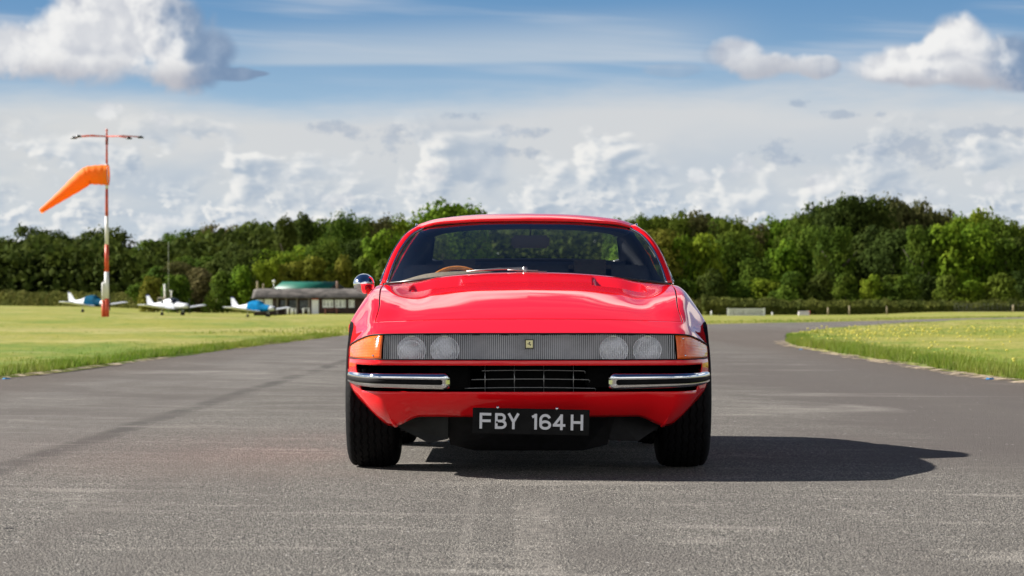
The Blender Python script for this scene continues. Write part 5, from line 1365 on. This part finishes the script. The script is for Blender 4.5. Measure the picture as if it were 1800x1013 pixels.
for px in (487.5, 503, 522, 543):
    b = MB(); b.box(X(px) - .09, X(px) + .09, -.05, .08, 0, ex); b.build('veranda_post', simple('post_grey', (.22, .19, .16), .8) if px == 487.5 else bpy.data.materials['post_grey'], bt)
b = MB()
for a, c_ in ((490, 501), (506, 520), (525, 541)): b.box(X(a), X(c_), 1.74, 1.795, Z(545), Z(527))
b.build('veranda_glazing', WG, bt)
b = MB(); b.box(X(548), X(560), -.10, -.02, 0, Z(527)); dd = b.build('door', PW, bt)
b = MB(); b.box(X(548), X(560), -.11, -.02, Z(527), Z(525)); b.build('door_head', RED, dd)
# green-roofed building behind
gt = empty('green_roofed_shed', (at(482, 385)[0], 385, zat(552, 385))); tag(gt, 'shed with a bright green roof standing behind the clubhouse', 'shed')
gk = 385 / 5100
b = MB(); b.box(.3, 112 * gk, 0, 6, -.3, 2.9); b.build('wall', TIM, gt)
def GX(px): return (px - 482) * gk
def GZ(py): return (552 - py) * gk
V = [(GX(480), -.6, GZ(509.5)), (GX(578), -.6, GZ(509.5)), (GX(589), 2.8, GZ(495)), (GX(493), 2.8, GZ(495)), (GX(478), 6.2, GZ(509.5)), (GX(606), 6.2, GZ(509.5))]
me = mesh_np('roof', V, np.array([(0, 1, 2, 3), (3, 2, 5, 4)]), False, GR); rg = put('roof', me, gt); solid(rg, .1)
b = MB(); b.poly([(GX(578), -.5, GZ(509.6)), (GX(606), 6.1, GZ(509.6)), (GX(589.5), 2.8, GZ(495.5))]); b.build('gable', M['black'], gt)
b = MB(); b.tube([(GX(592), 1, GZ(512)), (GX(592), 1, GZ(494))], .16, 8); b.build('flue', simple('flue_clay', (.20, .12, .09), .8), gt)
# poles, ball lamp by the clubhouse
def post(px, py0, py1, D, r_, mat, name, label, cat, group=None, ball=0.0):
    x, y = at(px, D); z0 = float(hz(x, y)) - .05; b = MB(); zt = zat(py1, D)
    if ball:
        o = empty(name, (x, y, z0)); tag(o, label, cat, group); b.tube([(0, 0, 0), (0, 0, zt - z0)], r_, 8); b.build('pole', mat, o)
        b = MB(); n_ = 8; b.lathe([(zt - z0 + ball * (1 - math.cos(math.pi * i / n_)), max(.0005, ball * math.sin(math.pi * i / n_))) for i in range(n_ + 1)], 'z', seg=16); b.build('globe', PW, o)
    else:
        b.tube([(0, 0, 0), (0, 0, (zt - z0) * .98), (0, 0, zt - z0)], [r_, r_, r_ * .6], 8); o = b.build(name, mat, None, (x, y, z0)); tag(o, label, cat, group)
WOOD = simple('weathered_wood', (.30, .25, .16), .85, var=.3, vs=6); GREYP = simple('galvanised', (.32, .33, .30), .5, var=.2, vs=4)
post(452.5, 552, 494, 372, .13, WOOD, 'pole', 'taller wooden pole behind the left end of the clubhouse', 'pole')
post(463, 552, 499, 372, .13, WOOD, 'pole', 'shorter wooden pole behind the left end of the clubhouse', 'pole')
post(481.5, 552, 497.5, 380, .06, GREYP, 'globe_lamp', 'white globe on a thin pole beside the green roof', 'lamp', ball=.2)
post(296, 540, 425, 380, .032, GREYP, 'radio_mast', 'thin grey whip mast against the trees behind the middle aeroplane', 'mast')
# cream site truck with a mast behind the middle aeroplane
D = 372.0; k_ = D / 5100; tx_, ty_ = at(292, D)
tt = empty('cream_truck', (tx_, ty_, zat(541, D) - .2)); tag(tt, 'cream truck with a short white mast behind the middle aeroplane', 'truck')
CRM = simple('cream_paint', (.62, .55, .42), .6, var=.2, vs=2)
b = MB(); b.box(-14 * k_, -2 * k_, -1, 1, 7 * k_, 21 * k_, bev=.08); b.prism([(-14 * k_, -1, 7 * k_), (-14 * k_, -1, 4 * k_), (0, -1, 4 * k_), (0, -1, 7 * k_)], (0, 2, 0)); b.build('cab', CRM, tt)
b = MB(); b.box(-2 * k_, 16 * k_, -1, 1, 5 * k_, 17 * k_, bev=.05); b.box(4 * k_, 16 * k_, -.9, .9, 17 * k_, 19 * k_, bev=.05); b.build('box_body', CRM, tt)
b = MB(); b.box(-13 * k_, -5 * k_, -1.02, -1.005, 14 * k_, 19 * k_); b.build('window', CAN, tt)
b = MB(); b.tube([(-2.5 * k_, 0, 18 * k_), (-2.5 * k_, 0, 44 * k_)], .11, 8); b.build('mast', PW, tt)
b = MB(); b.lathe([(29 * k_, .12), (31 * k_, .2), (33 * k_, .12), (19 * k_, .08)][:3], 'z', (9 * k_, 0, 0), 10); b.tube([(9 * k_, 0, 18 * k_), (9 * k_, 0, 29 * k_)], .06, 8); b.build('beacon', PW, tt)
for xx in (-9, 8):
    for yy in (-.9, .9):
        b = MB(); b.lathe([(-.12, .0005), (-.12, .36), (.12, .36), (.12, .0005)], 'y', (xx * k_, yy, .38), 18); b.build('wheel', M['rubber'], tt)
# garden furniture in front of the clubhouse
def bench_table(px, w, label, kind):
    D = 346.0; x, y = at(px, D); z0 = zB; t = empty('picnic_table', (x, y, z0)); tag(t, label, 'table', 'furniture before the clubhouse')
    ww = w * D / 5100 / 2; mt = PW if kind == 'white' else simple('red_brown_paint', (.20, .06, .04), .7)
    b = MB(); b.box(-ww, ww, -.35, .35, .68, .74); b.build('table_top', mt, t)
    for s_ in (-1, 1):
        b = MB(); b.box(-ww, ww, s_ * .75 - .12, s_ * .75 + .12, .42, .46); b.build('seat', mt, t)
        b = MB(); b.box(s_ * ww * .75 - .04, s_ * ww * .75 + .04, -.75, .75, .34, .41); b.tube([(s_ * ww * .75, -.6, 0), (s_ * ww * .75, -.25, .68)], .05, 6); b.tube([(s_ * ww * .75, .6, 0), (s_ * ww * .75, .25, .68)], .05, 6); b.build('leg', mt, t)
bench_table(509, 8, 'small white table before the clubhouse veranda, leftmost of the pair', 'white'); bench_table(517, 6, 'smaller white table before the clubhouse veranda, nearest its middle post', 'white')
bench_table(538, 13, 'wide white bench table left of the white clubhouse door', 'white'); bench_table(582, 26, 'long red brown bench table under the clubhouse windows', 'brown')

# ------------------------------------------------------------------ gate, posts, box on the right
D = 398.0; k_ = D / 5100; gx0, gy0 = at(1279.5, D); gz0 = float(hz(gx0, gy0)); g0 = zat(557, D)
gt = empty('field_gate', (gx0, gy0, g0)); tag(gt, 'white barred field gate between two posts on the far right verge', 'gate')
W_ = 64 * k_
for xx in (0, W_):
    b = MB(); b.box(xx - .09, xx + .09, -.09, .09, -.4, 15.5 * k_); b.build('gate_post', PW, gt)
for i, zz in enumerate((3.0, 5.8, 8.6, 11.2, 13.6)):
    b = MB(); b.box(.1, W_ - .1, -.03, .03, zz * k_ - .065, zz * k_ + .065); b.build('rail', PW, gt)
b = MB()
for xx in (.12, W_ / 2, W_ - .12): b.box(xx - .045, xx + .045, -.06, -.032, 2 * k_, 14.2 * k_)
b.build('stile', PW, gt)
b = MB(); b.prism([(.15, -.066, 3 * k_), (.28, -.066, 3 * k_), (W_ / 2, -.066, 13.4 * k_), (W_ / 2 - .13, -.066, 13.4 * k_)], (0, .004, 0)); b.build('brace', PW, gt)
for px, t_, lab, mt, r_ in ((1250.5, 547, 'short white marker post beside the car, left of the gate', PW, .10), (1357.5, 549, 'short white marker post just right of the field gate', PW, .10), (1265, 553, 'tiny dark stump on the verge left of the gate', M['plastic'], .16),
                        (1455.5, 540.5, 'wooden fence post in the hedge right of the white box', WOOD, .11), (1493, 538, 'second wooden fence post right of the white box', WOOD, .11), (1559, 539, 'third wooden fence post right of the white box', WOOD, .09), (1781, 536, 'tall wooden fence post near the right edge of the picture', WOOD, .13)):
    post(px, 556, t_, 404, r_, mt, 'post', lab, 'post')
x, y = at(1413, 396); b = MB(); z0 = zat(557.5, 396); k_ = 396 / 5100
t = empty('marker_board', (x, y, z0)); tag(t, 'white box shaped marker board on the verge before the hedge', 'marker')
b = MB(); b.prism([(-10 * k_, -.5, 0), (9 * k_, -.5, 0), (10 * k_, -.2, 11 * k_), (-9 * k_, -.2, 10 * k_)], (0, .9, 0)); b.build('board', simple('pinkish_white', (.72, .66, .64), .6, var=.1, vs=2), t)
b = MB(); b.box(9.6 * k_, 10.6 * k_, -.3, .3, 0, 11 * k_); b.build('board_end', RED, t)
# wire mesh fence at the far right
fx = empty('wire_fence', (at(1740, 408)[0], 408, float(hz(at(1740, 408)[0], 408)))); tag(fx, 'wire mesh fence before the hedge at the far right', 'fence')
b = MB()
for i in range(26): b.tube([(-5 + i * .6, 0, 0), (-5 + i * .6, 0, 1.2)], .006, 4)
for zz in (.15, .5, .85, 1.2): b.tube([(-5, 0, zz), (10, 0, zz)], .006, 4)
b.build('wire', simple('fence_wire', (.14, .15, .15), .7), fx)
# litter and reflectors by the road
CY_ = simple('blue_plastic', (.02, .24, .55), .4)
def litter(px, py, w, label, mat, name='plastic_scrap', cat='litter'):
    D = H_CAM * 5100 / (py - 543); x, y = at(px, D); r = random.Random(px); b = MB(); k = w * D / 5100 / 2; h = k * .35
    pts = [(-k, -k * .5), (-k * .3, -k * .8), (k * .8, -k * .5), (k, k * .2), (k * .2, k * .7), (-k * .8, k * .4)]
    lo = [b.bm.verts.new((p[0], p[1], .004)) for p in pts]; hi = [b.bm.verts.new((p[0] * .7, p[1] * .7, h * (.6 + .6 * r.random()))) for p in pts]
    b.bm.faces.new(hi)
    for i in range(6): b.bm.faces.new([lo[i], lo[(i + 1) % 6], hi[(i + 1) % 6], hi[i]])
    o = b.build(name, mat, None, (x, y, .006)); tag(o, label, cat)
litter(1740, 668.5, 18, 'flat blue plastic scrap on the grit at the right verge', CY_)
litter(1408, 615.5, 8, 'small blue plastic scrap near the tip of the right lawn', CY_)
litter(12, 668, 16, 'blue plastic scrap by the left verge at the edge of the picture', CY_)
litter(345, 614, 12, 'pale blue scrap on the tarmac by the left verge', CY_)
litter(16, 934, 20, 'black leaf-like scrap lying on the tarmac at the lower left', M['black'])
litter(207, 602, 6, 'small white scrap on the left grass', PW)
